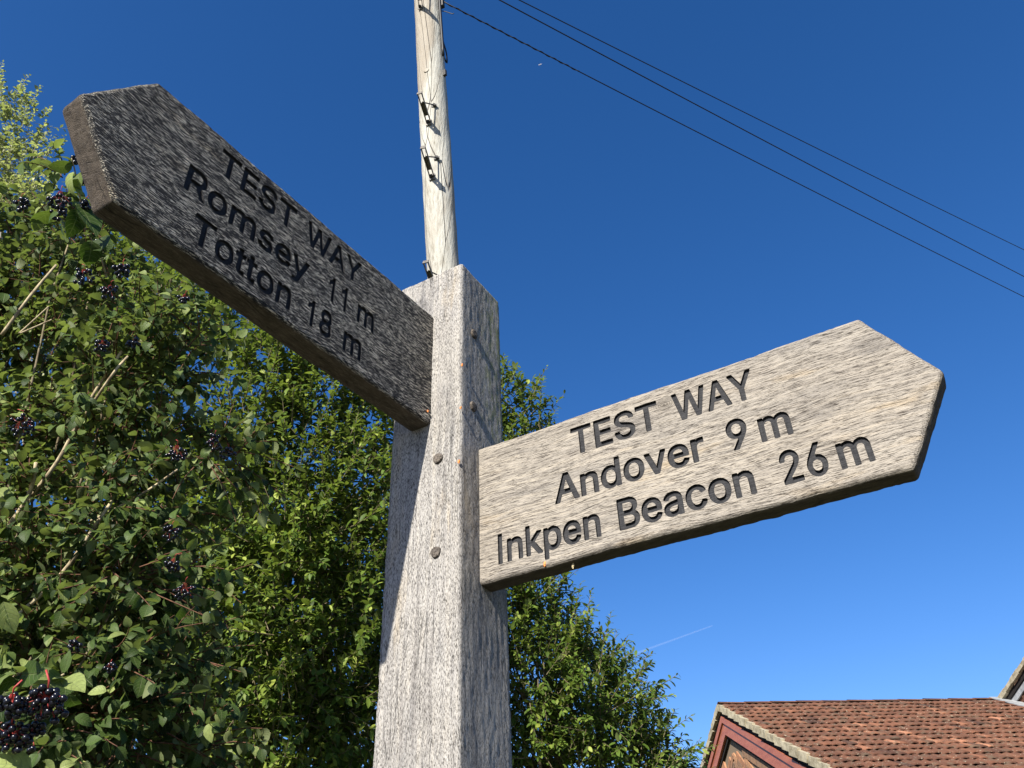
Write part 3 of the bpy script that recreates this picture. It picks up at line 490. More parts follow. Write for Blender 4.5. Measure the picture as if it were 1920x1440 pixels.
def grow(blobs, dens, tl, nleaf, up, seed, droop=0.0, inner=0.35):
    """twigs in ellipsoid clumps -> leaf anchors along them; blobs are (centre, radius)"""
    g = np.random.default_rng(seed); tw = []; LP = []; LD = []; LU = []; cen = np.mean([c for c, r in blobs], 0)
    for c, r in blobs:
        n = max(3, int(dens*r*r*(1+0.5*r)))
        for _ in range(n):
            d = unit(g.normal(size=3)); rad = r*(inner+(1-inner)*g.random()**0.6); b = c+d*rad*0.85
            dr = unit(d*0.7+unit(c-cen+1e-6)*0.35+np.array([0, 0, up])+g.normal(size=3)*0.35)
            L = tl*(0.6+0.8*g.random()); m_ = 5; bend = g.normal(size=3)*0.25+np.array([0, 0, -droop])
            t = np.linspace(0, 1, m_)[:, None]; pts = b+dr*L*t+bend*L*t*t*0.5
            tw.append(pts); k = int(nleaf*(0.7+0.6*g.random()))
            ts = np.linspace(0.12, 1.0, k)
            idx = np.minimum((ts*(m_-1)).astype(int), m_-2); fr = ts*(m_-1)-idx
            LP.append(pts[idx]*(1-fr)[:, None]+pts[idx+1]*fr[:, None])
            tg = unit(pts[idx+1]-pts[idx]); LD.append(tg)
            LU.append(np.column_stack([ts, np.arange(k)*2.4+g.random()*6]))
    return tw, np.concatenate(LP), np.concatenate(LD), np.concatenate(LU)
def orient(T, az, spread, g, upn=1.0, fall=0.15, rnd=0.3):
    """leaf axis leaves the twig at an angle; blade faces mostly up"""
    ref = np.where(np.abs(T[:, 2:3]) < 0.9, np.array([[0, 0, 1.0]]), np.array([[1.0, 0, 0]])); A = unit(np.cross(T, ref)); B = np.cross(T, A)
    D = unit(T*math.cos(spread)+(A*np.cos(az)[:, None]+B*np.sin(az)[:, None])*math.sin(spread)+g.normal(size=T.shape)*0.18-np.array([0, 0, fall]))
    N = unit(np.array([0, 0, upn*0.75])+SUN*0.35+g.normal(size=T.shape)*rnd+(T*0.25))
    return D, N
def twig_mesh(name, mat, tw, r0, r1, parent, k=4, tint=0.5):
    b = MB()
    for pts in tw:
        V, F = tube_vf(pts, np.linspace(r0, r1, len(pts)), k, False); b.add(V, F, 0, tint)
    return b.build(name, mat, parent, True)
def limb(b, pts, r0, r1, n=14, k=8, tint=0.5, wob=0.0, seed=0):
    P = bez(pts, n)
    if wob: P = P+np.column_stack([vnoise(P*3+s*17, seed+s) for s in range(3)])*wob*np.linspace(0, 1, n)[:, None]
    b.add(*tube_vf(P, np.linspace(r0, r1, n), k), 0, tint); return P

def tree(kind, label, cat, base, blobs, lm, bm, dens, tl, nleaf, up, L, W, templ, seed, tr=0.09, group=None, tintc=(0.42, 0.26), spread=0.8, droop=0.0, trans=None, inner=0.35, tr_top=None):
    g = np.random.default_rng(seed)
    t = empty(kind, base); tag(t, label, cat, group)
    B = [(at(x, y, d), r*d/FPX) for x, y, r, d in blobs]
    tw, P, T, U = grow(B, dens, tl, nleaf, up, seed, droop, inner)
    D, N = orient(T, U[:, 1], spread, g)
    n = len(P); Ls = L*(0.65+0.6*g.random(n))*(1-0.35*(U[:, 0] > 0.85)); Ws = Ls*W*(0.75+0.5*g.random(n))
    clump = vnoise(P*2.2, seed)*0.10
    tint = np.clip(tintc[0]+clump+g.normal(size=n)*tintc[1]+0.12*(U[:, 0]-0.5), 0, 1)
    tint = np.where(g.random(n) < 0.012, 1.0, tint)
    leaf_mesh('foliage', lm, P, D, N, Ls, Ws, tint, templ, t)
    twig_mesh('twigs', bm, tw, 0.0035, 0.0012, t, 4, 0.75)
    print(kind, 'leaves', n)
    b = MB(); base = np.asarray(base, float); cs = sorted(B, key=lambda q_: -q_[1]); mid = np.mean([c for c, r in B], 0)
    fork = base*0.55+mid*0.45; fork[2] = max(fork[2]*0.6, 0.8)
    limb(b, [base+[0, 0, -0.2], base*0.7+fork*0.3+[0.03, 0.04, 0], fork], tr, tr*0.7, 12, 10)
    for k, (c, r) in enumerate(cs[:9]):
        st = fork+(c-fork)*0.02; q1 = fork+(c-fork)*0.45+g.normal(size=3)*0.10+[0, 0, 0.12]
        limb(b, [st, q1, c], tr*0.2, 0.005, 14, 6, 0.3, 0.08, seed+k)
        for j in range(5):
            e = c+unit(g.normal(size=3)+[0, 0, 0.3])*r*0.9; limb(b, [q1+(c-q1)*0.5, (q1+(c-q1)*0.7)*0.5+e*0.5, e], 0.006, 0.003, 8, 5, 0.6, 0.03, seed+k*7+j)
    b.build('trunk', bm, t, True)
    return t

M_sal = leaf_mat('sallow_leaf', (0.032, 0.052, 0.008), (0.086, 0.140, 0.022), (0.22, 0.26, 0.05), (0.17, 0.19, 0.075), 0.30)
M_salb = bark_mat('sallow_bark', (0.06, 0.05, 0.03), (0.16, 0.13, 0.075))
M_bir = leaf_mat('pale_leaf', (0.05, 0.065, 0.028), (0.16, 0.175, 0.075), (0.46, 0.45, 0.28), (0.34, 0.35, 0.22), 0.35)
M_birb = bark_mat('pale_bark', (0.2, 0.18, 0.12), (0.45, 0.42, 0.32))
M_dog = leaf_mat('dogwood_leaf', (0.016, 0.032, 0.007), (0.055, 0.092, 0.020), (0.21, 0.25, 0.08), (0.22, 0.245, 0.12), 0.24, True, 0.5)
M_dogb = bark_mat('dogwood_bark', (0.12, 0.09, 0.055), (0.31, 0.26, 0.16), (60, 60, 20))
q = NT('dark_berry'); M_berry = q.fin((0.006, 0.006, 0.010), 0.2, None, 0.4)
M_stalk = NT('red_stalk').fin((0.34, 0.045, 0.04), 0.55)

# sallow tree filling the middle of the view
mid_blobs = [(250, 520, 70, 5.6), (330, 590, 85, 5.2), (430, 640, 75, 5.1), (250, 650, 80, 5.0), (520, 690, 75, 4.9), (600, 740, 85, 4.9), (680, 800, 75, 5.0),
    (480, 790, 90, 4.8), (560, 860, 95, 4.7), (650, 900, 85, 4.6), (720, 880, 60, 4.9), (420, 890, 90, 5.2), (330, 850, 85, 5.4), (500, 980, 100, 4.6), (600, 1010, 100, 4.4),
    (690, 1020, 80, 4.5), (400, 1030, 100, 4.9), (300, 980, 90, 5.4), (450, 1130, 110, 4.5), (570, 1150, 110, 4.3), (680, 1160, 90, 4.3), (340, 1160, 100, 4.8), (500, 1290, 115, 4.3),
    (620, 1300, 110, 4.2), (720, 1290, 80, 4.3), (390, 1310, 110, 4.5), (280, 1280, 100, 4.8), (520, 1440, 120, 4.2), (660, 1440, 110, 4.2), (400, 1450, 110, 4.4), (220, 1100, 100, 5.5), (180, 900, 100, 5.8), (200, 760, 90, 5.6), (400, 1200, 150, 6.2), (600, 1200, 150, 6.0), (500, 1000, 130, 6.2), (300, 1350, 160, 6.0), (550, 1400, 160, 5.8), (650, 1050, 110, 6.0)]
tree('sallow_tree', 'leafy green sallow tree behind the dark board, left of the post', 'tree', (-0.9, 4.6, 0), mid_blobs, M_sal, M_salb, 1050, 0.22, 16, 0.75, 0.056, 0.42, T_SALLOW, 41)
right_blobs = [(930, 740, 42, 5.8), (975, 760, 36, 5.8), (1005, 800, 30, 5.8), (940, 840, 60, 5.8), (1000, 900, 55, 5.7), (930, 980, 70, 5.6), (990, 1050, 50, 5.6), (1010, 1130, 55, 5.4), (950, 1150, 80, 5.3),
    (1060, 1200, 58, 5.3), (1130, 1250, 45, 5.3), (1010, 1260, 85, 5.1), (1180, 1310, 48, 5.2), (1100, 1320, 75, 5.0), (1010, 1380, 90, 5.0), (1225, 1390, 42, 5.2), (1160, 1410, 75, 5.0), (1080, 1450, 80, 4.9), (1200, 1460, 75, 5.0), (1010, 1200, 80, 6.0), (1080, 1290, 80, 6.0), (1150, 1380, 85, 5.8), (1000, 1440, 110, 5.8), (1240, 1420, 38, 5.2), (860, 1000, 70, 5.6), (860, 1200, 90, 5.3), (870, 1380, 90, 5.1), (1095, 1175, 18, 5.3)]
tree('sallow_tree', 'leafy green sallow tree behind the post, its crown ending in blue sky on the right', 'tree', (0.25, 5.4, 0), right_blobs, M_sal, M_salb, 1150, 0.20, 15, 0.85, 0.053, 0.42, T_SALLOW, 43, tintc=(0.40, 0.2))
pale_blobs = [(-10, 190, 45, 9.0), (20, 260, 55, 9.0), (50, 215, 30, 9.2), (-20, 330, 80, 9.0), (50, 320, 50, 8.8), (85, 300, 26, 9.2), (20, 420, 90, 8.8), (90, 400, 50, 8.8), (150, 470, 60, 9.4), (240, 470, 40, 9.6), (330, 520, 36, 9.8), (290, 560, 60, 9.6), (200, 560, 80, 9.4), (380, 560, 40, 9.8),
    (80, 540, 100, 9.0), (100, 700, 110, 9.0), (260, 680, 90, 9.4)]
tree('pale_tree', 'tall loose tree with small pale leaves behind the berry bush, top left', 'tree', (-4.6, 7.6, 0), pale_blobs, M_bir, M_birb, 360, 0.26, 18, 0.5, 0.058, 0.55, T_SMALL, 47, tr=0.12, tintc=(0.45, 0.26), spread=1.0)

# berry bush (dogwood) on the left
def bush():
    g = np.random.default_rng(77)
    t = empty('berry_bush', (-1.75, 2.4, 0)); tag(t, 'dark green bush with black berry clusters on red stalks, left of the signpost', 'bush')
    bl = [(40, 440, 60, 3.2), (130, 430, 50, 3.0), (190, 440, 32, 2.9), (60, 540, 80, 3.1), (170, 540, 60, 2.9), (230, 560, 45, 2.8), (300, 620, 45, 2.7), (370, 630, 38, 2.6), (80, 660, 85, 2.9), (220, 680, 75, 2.7), (320, 710, 50, 2.7),
        (60, 800, 90, 2.7), (190, 810, 80, 2.6), (300, 830, 65, 2.6), (400, 850, 45, 2.5), (440, 850, 28, 2.5), (60, 940, 95, 2.5), (200, 950, 85, 2.4), (320, 960, 65, 2.5), (80, 1080, 100, 2.3), (230, 1090, 90, 2.2), (350, 1090, 50, 2.4),
        (60, 1230, 100, 2.1), (210, 1240, 95, 2.1), (330, 1230, 60, 2.2), (80, 1380, 110, 1.9), (240, 1390, 95, 2.0), (350, 1400, 60, 2.1), (-60, 600, 110, 3.0), (-80, 900, 130, 2.7), (-80, 1200, 140, 2.3), (-60, 1430, 120, 2.0), (60, 1400, 160, 2.7), (250, 1380, 140, 2.8), (60, 1150, 150, 3.0), (220, 1180, 120, 3.0), (120, 340, 16, 2.2), (150, 400, 20, 2.2)]
    B = [(at(x, y, d), r*d/FPX) for x, y, r, d in bl]
    tw, P, T, U = grow(B, 3400, 0.14, 9, 0.35, 78, 0.35, 0.15)
    U[:, 1] = g.random(len(U))*6.3
    D, N = orient(T, U[:, 1], 1.0, g, 1.0, 0.35, 0.45); print('bush leaves', len(P))
    n = len(P); L = 0.043*(0.55+0.65*g.random(n)); W = L*(0.55+0.16*g.random(n))
    tint = np.clip(0.33+vnoise(P*5, 9)*0.18+g.normal(size=n)*0.27, 0, 1)
    # leading sprays close to the camera, placed one by one: (px, py, depth, tip px, tip py, tip depth, width ratio, tint)
    sp = [(118, 1270, 1.05, 62, 1258, 1.00, 0.42, .75), (118, 1272, 1.05, 84, 1290, 1.0, 0.5, .35), (122, 1272, 1.05, 152, 1286, 1.02, 0.45, .8), (120, 1262, 1.05, 128, 1222, 1.06, 0.4, .5), (100, 1282, 1.05, 74, 1302, 0.98, 0.6, .8),
        (36, 1262, 1.0, 20, 1232, .98, .55, .95), (34, 1266, 1.0, -22, 1250, .98, .45, .6), (30, 1274, 1.0, -30, 1292, .98, .5, .25), (40, 1266, 1.0, 86, 1262, .97, .42, .3), (6, 1128, .95, 24, 1184, .95, .5, .95), (4, 1150, .95, -4, 1190, .95, .5, .9), (30, 1150, 1, 46, 1170, 1.0, .6, 1.0),
        (10, 1430, .95, 48, 1445, .95, .6, .9), (60, 1440, .95, -20, 1418, .93, .55, .95), (84, 1424, 1.05, 100, 1444, 1.05, .5, .9), (112, 1440, 1.1, 134, 1424, 1.1, .5, .9), (140, 1345, 1.15, 175, 1350, 1.15, .5, .45), (160, 1395, 1.2, 188, 1385, 1.2, .6, .5),
        (130, 1300, 1.1, 140, 1345, 1.1, .5, .3), (0, 1395, 1.0, 18, 1425, 1.0, .5, .8),
        (136, 308, 1.75, 97, 320, 1.72, .5, .6), (137, 306, 1.75, 119, 285, 1.74, .45, .35), (139, 322, 1.72, 116, 356, 1.70, .5, 1.0), (147, 335, 1.72, 133, 372, 1.72, .55, .8), (147, 325, 1.75, 146, 350, 1.72, .5, .6), (150, 385, 1.8, 182, 432, 1.76, .45, .3), (146, 395, 1.8, 145, 430, 1.76, .5, .2),
        (172, 452, 1.8, 170, 495, 1.78, .62, .3), (190, 445, 1.85, 197, 480, 1.8, .5, .1), (196, 470, 1.9, 207, 445, 1.9, .6, .4), (100, 395, 2.0, 60, 420, 2.0, .5, .6), (110, 400, 1.9, 82, 410, 1.9, .5, .5)]
    P2 = np.array([at(a[0], a[1], a[2]) for a in sp]); E2 = np.array([at(a[3], a[4], a[5]) for a in sp]); D2 = E2-P2; L2 = np.linalg.norm(D2, axis=1)*1.12
    toc = unit(CAM-P2); N2_ = unit(toc*0.8+np.array([0, 0, 0.5])+g.normal(size=P2.shape)*0.35)
    P = np.vstack([P, P2]); D = np.vstack([D, unit(D2)]); N = np.vstack([N, N2_]); L = np.concatenate([L, L2]); W = np.concatenate([W, L2*np.array([a[6] for a in sp])*1.15]); tint = np.concatenate([tint, [a[7] for a in sp]])
    cv = 0.4+g.normal(size=len(P))*0.35
    leaf_mesh('foliage', M_dog, P, D, N, L, W, tint, T_DOG, t, cv)
    q_ = bark_mat('young_red_bark', (0.06, 0.028, 0.018), (0.14, 0.07, 0.04), (60, 60, 60))
    twig_mesh('twigs', q_, tw, 0.0022, 0.001, t, 4, 0.6)
    b = MB(); base = np.array([-1.75, 2.4, -0.1])
    stems = [([(3, 628, 2.65), (55, 560, 2.7), (108, 497, 2.8)], .006), ([(-60, 1090, 2.3), (0, 1008, 2.35), (48, 940, 2.4), (62, 900, 2.4), (66, 870, 2.42)], .007), ([(60, 930, 2.42), (110, 862, 2.45), (142, 802, 2.5), (176, 742, 2.55), (230, 660, 2.6)], .0065),
        ([(20, 1160, 2.1), (60, 1130, 2.15), (122, 1068, 2.2), (175, 990, 2.25), (210, 940, 2.3)], .0065), ([(36, 625, 2.6), (94, 575, 2.65)], .003), ([(38, 625, 2.6), (99, 600, 2.65)], .003),  
        ([(60, 1000, 2.3), (150, 985, 2.3), (260, 930, 2.35), (335, 880, 2.4)], .004), ([(145, 800, 2.5), (210, 705, 2.5), (240, 670, 2.55)], .005)]
    for pts, r in stems: limb(b, [at(*p) for p in pts], r, r*0.75, 14, 8, 1.0, 0.006, 5)
    for k, (c, r) in enumerate(sorted(B, key=lambda q_: -q_[1])[:26]):
        s0 = base+g.normal(size=3)*[0.25, 0.2, 0]; q1 = s0*0.5+c*0.5+g.normal(size=3)*0.12
        limb(b, [s0, q1, c], 0.009, 0.003, 16, 6, 0.2, 0.03, k)
    # twigs that carry the near sprays
    for pts in ([(160, 430, 1.9), (152, 380, 1.8), (140, 318, 1.75), (134, 296, 1.74)], [(30, 1330, 1.15), (60, 1300, 1.1), (90, 1280, 1.07), (120, 1264, 1.05)], [(-40, 1300, 1.05), (0, 1285, 1.02), (36, 1262, 1.0)], [(200, 520, 2.1), (185, 470, 1.95), (165, 440, 1.85)]):
        limb(b, [at(*p) for p in pts], 0.0022, 0.0011, 10, 6, 0.9)
    b.build('stems', M_dogb, t, True)
    # berry clusters: (px, py, depth, spread px, count, berry radius px)
    cl = [(88, 1322, 0.94, 40, 44, 6.8), (22, 1322, 0.93, 28, 26, 6.6), (20, 1385, 0.94, 36, 44, 6.4), (64, 1368, 0.95, 18, 10, 6.2), (141, 300, 1.76, 11, 12, 3.4), (150, 340, 1.78, 10, 12, 3.4), (160, 385, 1.8, 14, 14, 3.4), (38, 382, 2.0, 16, 14, 3.6), (112, 375, 2.0, 22, 22, 3.4), (110, 400, 2.0, 16, 14, 3.4),
        (228, 508, 2.0, 18, 16, 3.6), (190, 460, 2.0, 14, 12, 3.2), (155, 520, 2.1, 20, 20, 3.2), (205, 548, 2.1, 18, 14, 3.2), (250, 645, 2.1, 14, 10, 3.2), (190, 650, 2.1, 16, 14, 3.2), (330, 850, 2.1, 20, 18, 3.2), (400, 830, 2.0, 18, 16, 3.2),
        (425, 850, 2.0, 14, 12, 3.0), (40, 800, 2.0, 26, 24, 3.4), (320, 1000, 1.9, 18, 18, 3.2), (325, 1060, 1.9, 18, 18, 3.2), (345, 1110, 1.9, 22, 22, 3.2), (140, 1212, 1.7, 14, 12, 3.6), (205, 1252, 1.6, 12, 9, 3.4), (345, 560, 2.2, 12, 10, 3.0), (60, 1405, 1.2, 8, 5, 4.5)]
    for k, (x, y, d, s, c, br) in enumerate(cl):
        rad = br*d/FPX; b = MB(); sb = MB(); top = at(x+4, y-s*1.15, d); gg = np.random.default_rng(500+k); pts = []
        for j in range(c):
            for _ in range(30):
                v = gg.normal(size=3); v = v/np.linalg.norm(v)*gg.random()**0.4
                p_ = at(x+v[0]*s*1.05, y+v[1]*s*0.85, d+v[2]*s*0.6*d/FPX)
                if all(np.linalg.norm(p_-o_) > rad*1.75 for o_ in pts): break
            pts.append(p_)
            ax = unit(p_-top); r1 = rad*(0.85+0.25*gg.random())
            u_ = unit(np.cross(ax, [0.3, 0.5, 0.8])); w_ = np.cross(ax, u_)
            r1 *= 1.0 if d < 1.5 else 1.22; b.add(*blob_vf(p_, u_*r1, w_*r1, ax*r1, 12 if d < 1.5 else 8, 8 if d < 1.5 else 6, j))
            nn_ = at(x+v[0]*s*0.35, y-s*0.35, d); sb.add(*tube_vf(bez([top+(nn_-top)*0.5, nn_, p_-ax*r1*0.9], 5), 0.10*rad*(1.2 if d < 1.5 else 0.7), 4, False))
        sl = 0.5 if d < 1.5 else 0.15; sb.add(*tube_vf([top+np.array([gg.normal()*0.3*s*d/FPX, 0, s*sl*d/FPX]), top, top+(at(x, y-s*0.3, d)-top)*0.8], np.array([rad*0.28, rad*0.28, rad*0.2])*(1 if d < 1.5 else 0.6), 6))
        o = b.build('berry_cluster', M_berry, t, True); sb.build('stalk', M_stalk, o, True)
    return t
bush()

# ---------------------------------------------------------------- ground
def ground():
    b = MB(); n = 60; xs = np.concatenate([-np.geomspace(4000, 6, 24), np.linspace(-5, 5, 16), np.geomspace(6, 4000, 24)]); X, Y = np.meshgrid(xs, xs+3)
    Z = np.zeros(X.size); F = [(i*len(xs)+j, i*len(xs)+j+1, (i+1)*len(xs)+j+1, (i+1)*len(xs)+j) for i in range(len(xs)-1) for j in range(len(xs)-1)]
    b.add(np.column_stack([X.ravel(), Y.ravel(), Z]), F)
    q = NT('grass_ground'); c = q.ramp(q.noise(q.co((1.3, 1.3, 1.3)), 1, 6), [(0.35, (0.035, 0.05, 0.015)), (0.55, (0.07, 0.08, 0.028)), (0.7, (0.11, 0.095, 0.05))])
    f = q.noise(q.co((90, 90, 90)), 1, 3); c = q.mix(0.5, c, q.mix(1.0, c, q.ramp(f, [(0.3, 0.4), (0.7, 1.5)]), 'MULTIPLY'))
    q.fin(c, 0.9, q.bump(f, 1, 0.02)); o = b.build('ground', q.m); tag(o, 'short rough grass', None, None, 'structure')
    b = MB(); P = bez([(-9, -4, 0), (-3, -1.6, 0), (1, -0.9, 0), (6, 0.5, 0), (14, 4, 0)], 40); T = np.gradient(P, axis=0); T = T/np.linalg.norm(T, axis=1)[:, None]; S = np.column_stack([-T[:, 1], T[:, 0], T[:, 2]])
    V = np.concatenate([P-S*1.1+[0, 0, .02], P+S*1.1+[0, 0, .02]]); b.add(V, [(i, i+1, 41+i, 40+i) for i in range(39)])
    q = NT('gravel_path'); f = q.noise(q.co((60, 60, 60)), 1, 4); q.fin(q.ramp(f, [(0.3, (0.08, 0.07, 0.06)), (0.7, (0.22, 0.20, 0.17))]), 0.9, q.bump(f, 1, 0.01)); tag(b.build('path', q.m), 'pale gravel path', None, None, 'structure')
ground()

# ---------------------------------------------------------------- utility pole
def pole():
    q = NT('bleached_pole_wood')
    n1 = q.noise(q.co((14, 14, 1.2)), 1, 5); n2 = q.noise(q.co((70, 70, 9)), 1, 4); n3 = q.noise(q.co((3.2, 3.2, 0.55)), 1, 3)
    c = q.ramp(q.math('ADD', q.math('MULTIPLY', n1, 0.5), q.math('MULTIPLY', n2, 0.5)), [(0.34, (0.20, 0.18, 0.14)), (0.45, (0.34, 0.325, 0.28)), (0.6, (0.44, 0.43, 0.38))])
    c = q.mix(q.ramp(n3, [(0.48, 0.0), (0.58, 0.75)]), c, (0.26, 0.22, 0.17))
    ck = q.n('TexVoronoi', feature='DISTANCE_TO_EDGE', i={'Vector': q.co((7, 7, 0.35)), 'Scale': 1.0}).outputs['Distance']
    ckm = q.ramp(ck, [(0.0, 1.0), (0.012, 0.0)]); c = q.mix(q.math('MULTIPLY', ckm, 0.8), c, (0.07, 0.05, 0.04))
    M = q.fin(c, 0.8, q.bump(q.math('SUBTRACT', n2, ckm), 1.0, 0.008), 0.2)
    dk = NT('dark_steel'); mdk = dk.fin((0.05, 0.048, 0.045), 0.6); dk.b.inputs['Metallic'].default_value = 0.3
    gv = NT('galvanised_step'); ng = gv.noise(gv.co((60, 60, 60)), 1, 3); mgv = gv.fin(gv.ramp(ng, [(0.3, (0.07, 0.063, 0.055)), (0.7, (0.2, 0.18, 0.15))]), 0.55)
    blk = NT('black_cable').fin((0.015, 0.015, 0.016), 0.5)
    pl, ph = at(830.5, 505, 6.0), at(801.5, 0, 7.45)
    ax = unit(ph-pl); base = pl-ax*(pl[2]/ax[2]); top = ph+ax*0.75
    t = empty('utility_pole', base); tag(t, 'bleached wooden utility pole with step irons rising behind the signpost', 'pole')
    b = MB(); k = 40; hs = np.linspace(-0.3, np.linalg.norm(top-base), 260); A = unit(np.cross(ax, [0, 1, 0.0])); B_ = np.cross(ax, A)
    P = base+ax*hs[:, None]; th = np.arange(k)*2*math.pi/k; r = 0.119+0*hs
    dirs = np.cos(th)[:, None]*A+np.sin(th)[:, None]*B_
    V = P[:, None]+dirs[None]*r[:, None, None]; Vf = V.reshape(-1, 3)
    d = vnoise(Vf*[6, 6, 1.5], 3)*0.006+vnoise(Vf*[30, 30, 7], 4)*0.0025
    Vf = Vf+np.tile(dirs, (len(hs), 1))*d[:, None]
    b.add(Vf, [(i*k+j, i*k+(j+1) % k, (i+1)*k+(j+1) % k, (i+1)*k+j) for i in range(len(hs)-1) for j in range(k)]+[tuple((len(hs)-1)*k+j for j in range(k))])
    b.build('shaft', M, t, True)
    def surf(px, py, lift=0.0):                       # the point of the pole's skin seen at a pixel
        rr = ray(px, py); o_ = CAM-base; dp = rr-ax*(rr@ax); op = o_-ax*(o_@ax); a_ = dp@dp; b2 = dp@op; c_ = op@op-(0.121+lift)**2
        disc = b2*b2-a_*c_; s = (-b2-math.sqrt(max(disc, 0)))/a_; p_ = CAM+rr*s; nrm = unit((p_-base)-ax*((p_-base)@ax)); return p_, nrm
    for tip, low, side in (((781, 157), (804, 230), (814, 199)), ((787, 256), (810, 332), (819, 297)), ((798, 491), (816, 545), (826, 520)), ((776, -88), (789, 14), (806, -30))):
        pa, na = surf(*low); pb, nb = surf(*side); rr = ray(*tip); tp = at_z(tip[0], tip[1], pa[2]+0.09)
        if np.linalg.norm(tp-pa) > 0.24: tp = pa+unit(tp-pa)*0.24
        b = MB(); L = unit(tp-pa); w = unit(np.cross(L, [0, 0, 1.0])); up = np.cross(w, L)
        for s_ in (-1, 1):                            # the two flanges of the folded step
            b.add(*box_vf((pa+tp)/2+w*0.016*s_, L*np.linalg.norm(tp-pa)/2, w*0.0022, up*0.013))
        b.add(*box_vf((pa*0.55+tp*0.45)+up*0.012, L*np.linalg.norm(tp-pa)*0.22, w*0.016, up*0.002))
        b.add(*box_vf(tp, L*0.003, w*0.02, up*0.022)); b.add(*box_vf(pa+na*0.004, w*0.024, na*0.003, np.cross(w, na)*0.03))
        st = b.build('step_iron', mgv, t)
        b = MB(); q1 = tp*0.7+pa*0.3; b.add(*tube_vf([q1, pb+nb*0.012], 0.005, 6)); b.add(*box_vf(pb+nb*0.004, w*0.024, nb*0.003, np.cross(w, nb)*0.012)); b.build('brace', mdk, st)
        for c, nrm in ((pa, na), (pb, nb)):
            b = MB(); b.add(*tube_vf([c, c+nrm*0.022], 0.013, 6)); b.build('bolt', mdk, st)
    # cable clipped down the far side, with hooks and clips
    b = MB(); pts = []
    for py in np.linspace(-40, 105, 12): 
        e = 824+(858-824)*(py/500)-2.0; p_, n_ = surf(e, py); pts.append(p_+n_*0.012)
    b.add(*tube_vf(pts, 0.012, 8)); b.build('down_cable', blk, t, True)
    def px3(l): return [at(*p) for p in l]
    b = MB(); b.add(*tube_vf(bez(px3([(829, 72, 7.15), (832, 82, 7.12), (837, 100, 7.1), (838, 118, 7.1), (833, 108, 7.1), (829, 92, 7.1)]), 24), 0.007, 6)); b.build('cable_loop', blk, t, True)
    b = MB(); b.add(*tube_vf(bez(px3([(826, 20, 7.35), (836, 22, 7.3), (848, 26, 7.25), (851, 25, 7.25)]), 12), 0.004, 6)); b.build('hook', mdk, t, True)
    b = MB(); p_, n_ = surf(832, 138); b.add(*box_vf(p_+n_*0.01, ax*0.03, np.cross(ax, n_)*0.012, n_*0.014)); b.build('clip', mdk, t)
    b = MB(); p_, n_ = surf(799, 132); b.add(*tube_vf([p_-n_*0.01, p_+n_*0.004], [0.026, 0.02], 12)); b.build('knot', bark_mat('knot_wood', (0.2, 0.17, 0.13), (0.4, 0.36, 0.3)), t)
    b = MB(); p_, n_ = surf(825, 6); b.add(*box_vf(p_+n_*0.015, ax*0.06, np.cross(ax, n_)*0.02, n_*0.02)); br = b.build('bracket', mdk, t)
    # overhead wires
    def wire(a, c, r, sag, lab, spiral=None):
        b = MB(); s = np.linspace(0, 1, 60)[:, None]; P_ = a+(c-a)*s; P_[:, 2] -= (4*sag*s*(1-s))[:, 0]; b.add(*tube_vf(P_, r, 6))
        o = b.build('overhead_wire', blk, None, True); tag(o, lab, 'wire', 'wires running down right from the utility pole')
        if spiral:
            n = 110; u = np.linspace(0, spiral, n); L_ = unit(P_[1]-P_[0]); sd_ = unit(np.cross(L_, [0, 0, 1.0])); up_ = np.cross(sd_, L_); b = MB()
            Q = a+(c-a)*u[:, None]; Q[:, 2] -= 4*sag*u*(1-u); ph_ = np.linspace(0, 2*math.pi*10, n)
            b.add(*tube_vf(Q+0.0065*(np.cos(ph_)[:, None]*sd_+np.sin(ph_)[:, None]*up_), 0.0035, 5)); b.build('spiral_grip', mdk, o, True)
    wire(at(829, 2, 7.35), at(2350, 765, 16), 0.0058, 0.10, 'lowest of the three dark wires, twisted grip at the pole end', 0.085)
    wire(at(905, -17, 7.0), at(2350, 735, 16), 0.0058, 0.10, 'middle of the three dark wires crossing the blue sky')
    wire(at(850, -62, 7.0), at(2350, 672, 17), 0.0052, 0.10, 'highest of the three dark wires crossing the blue sky')
pole()

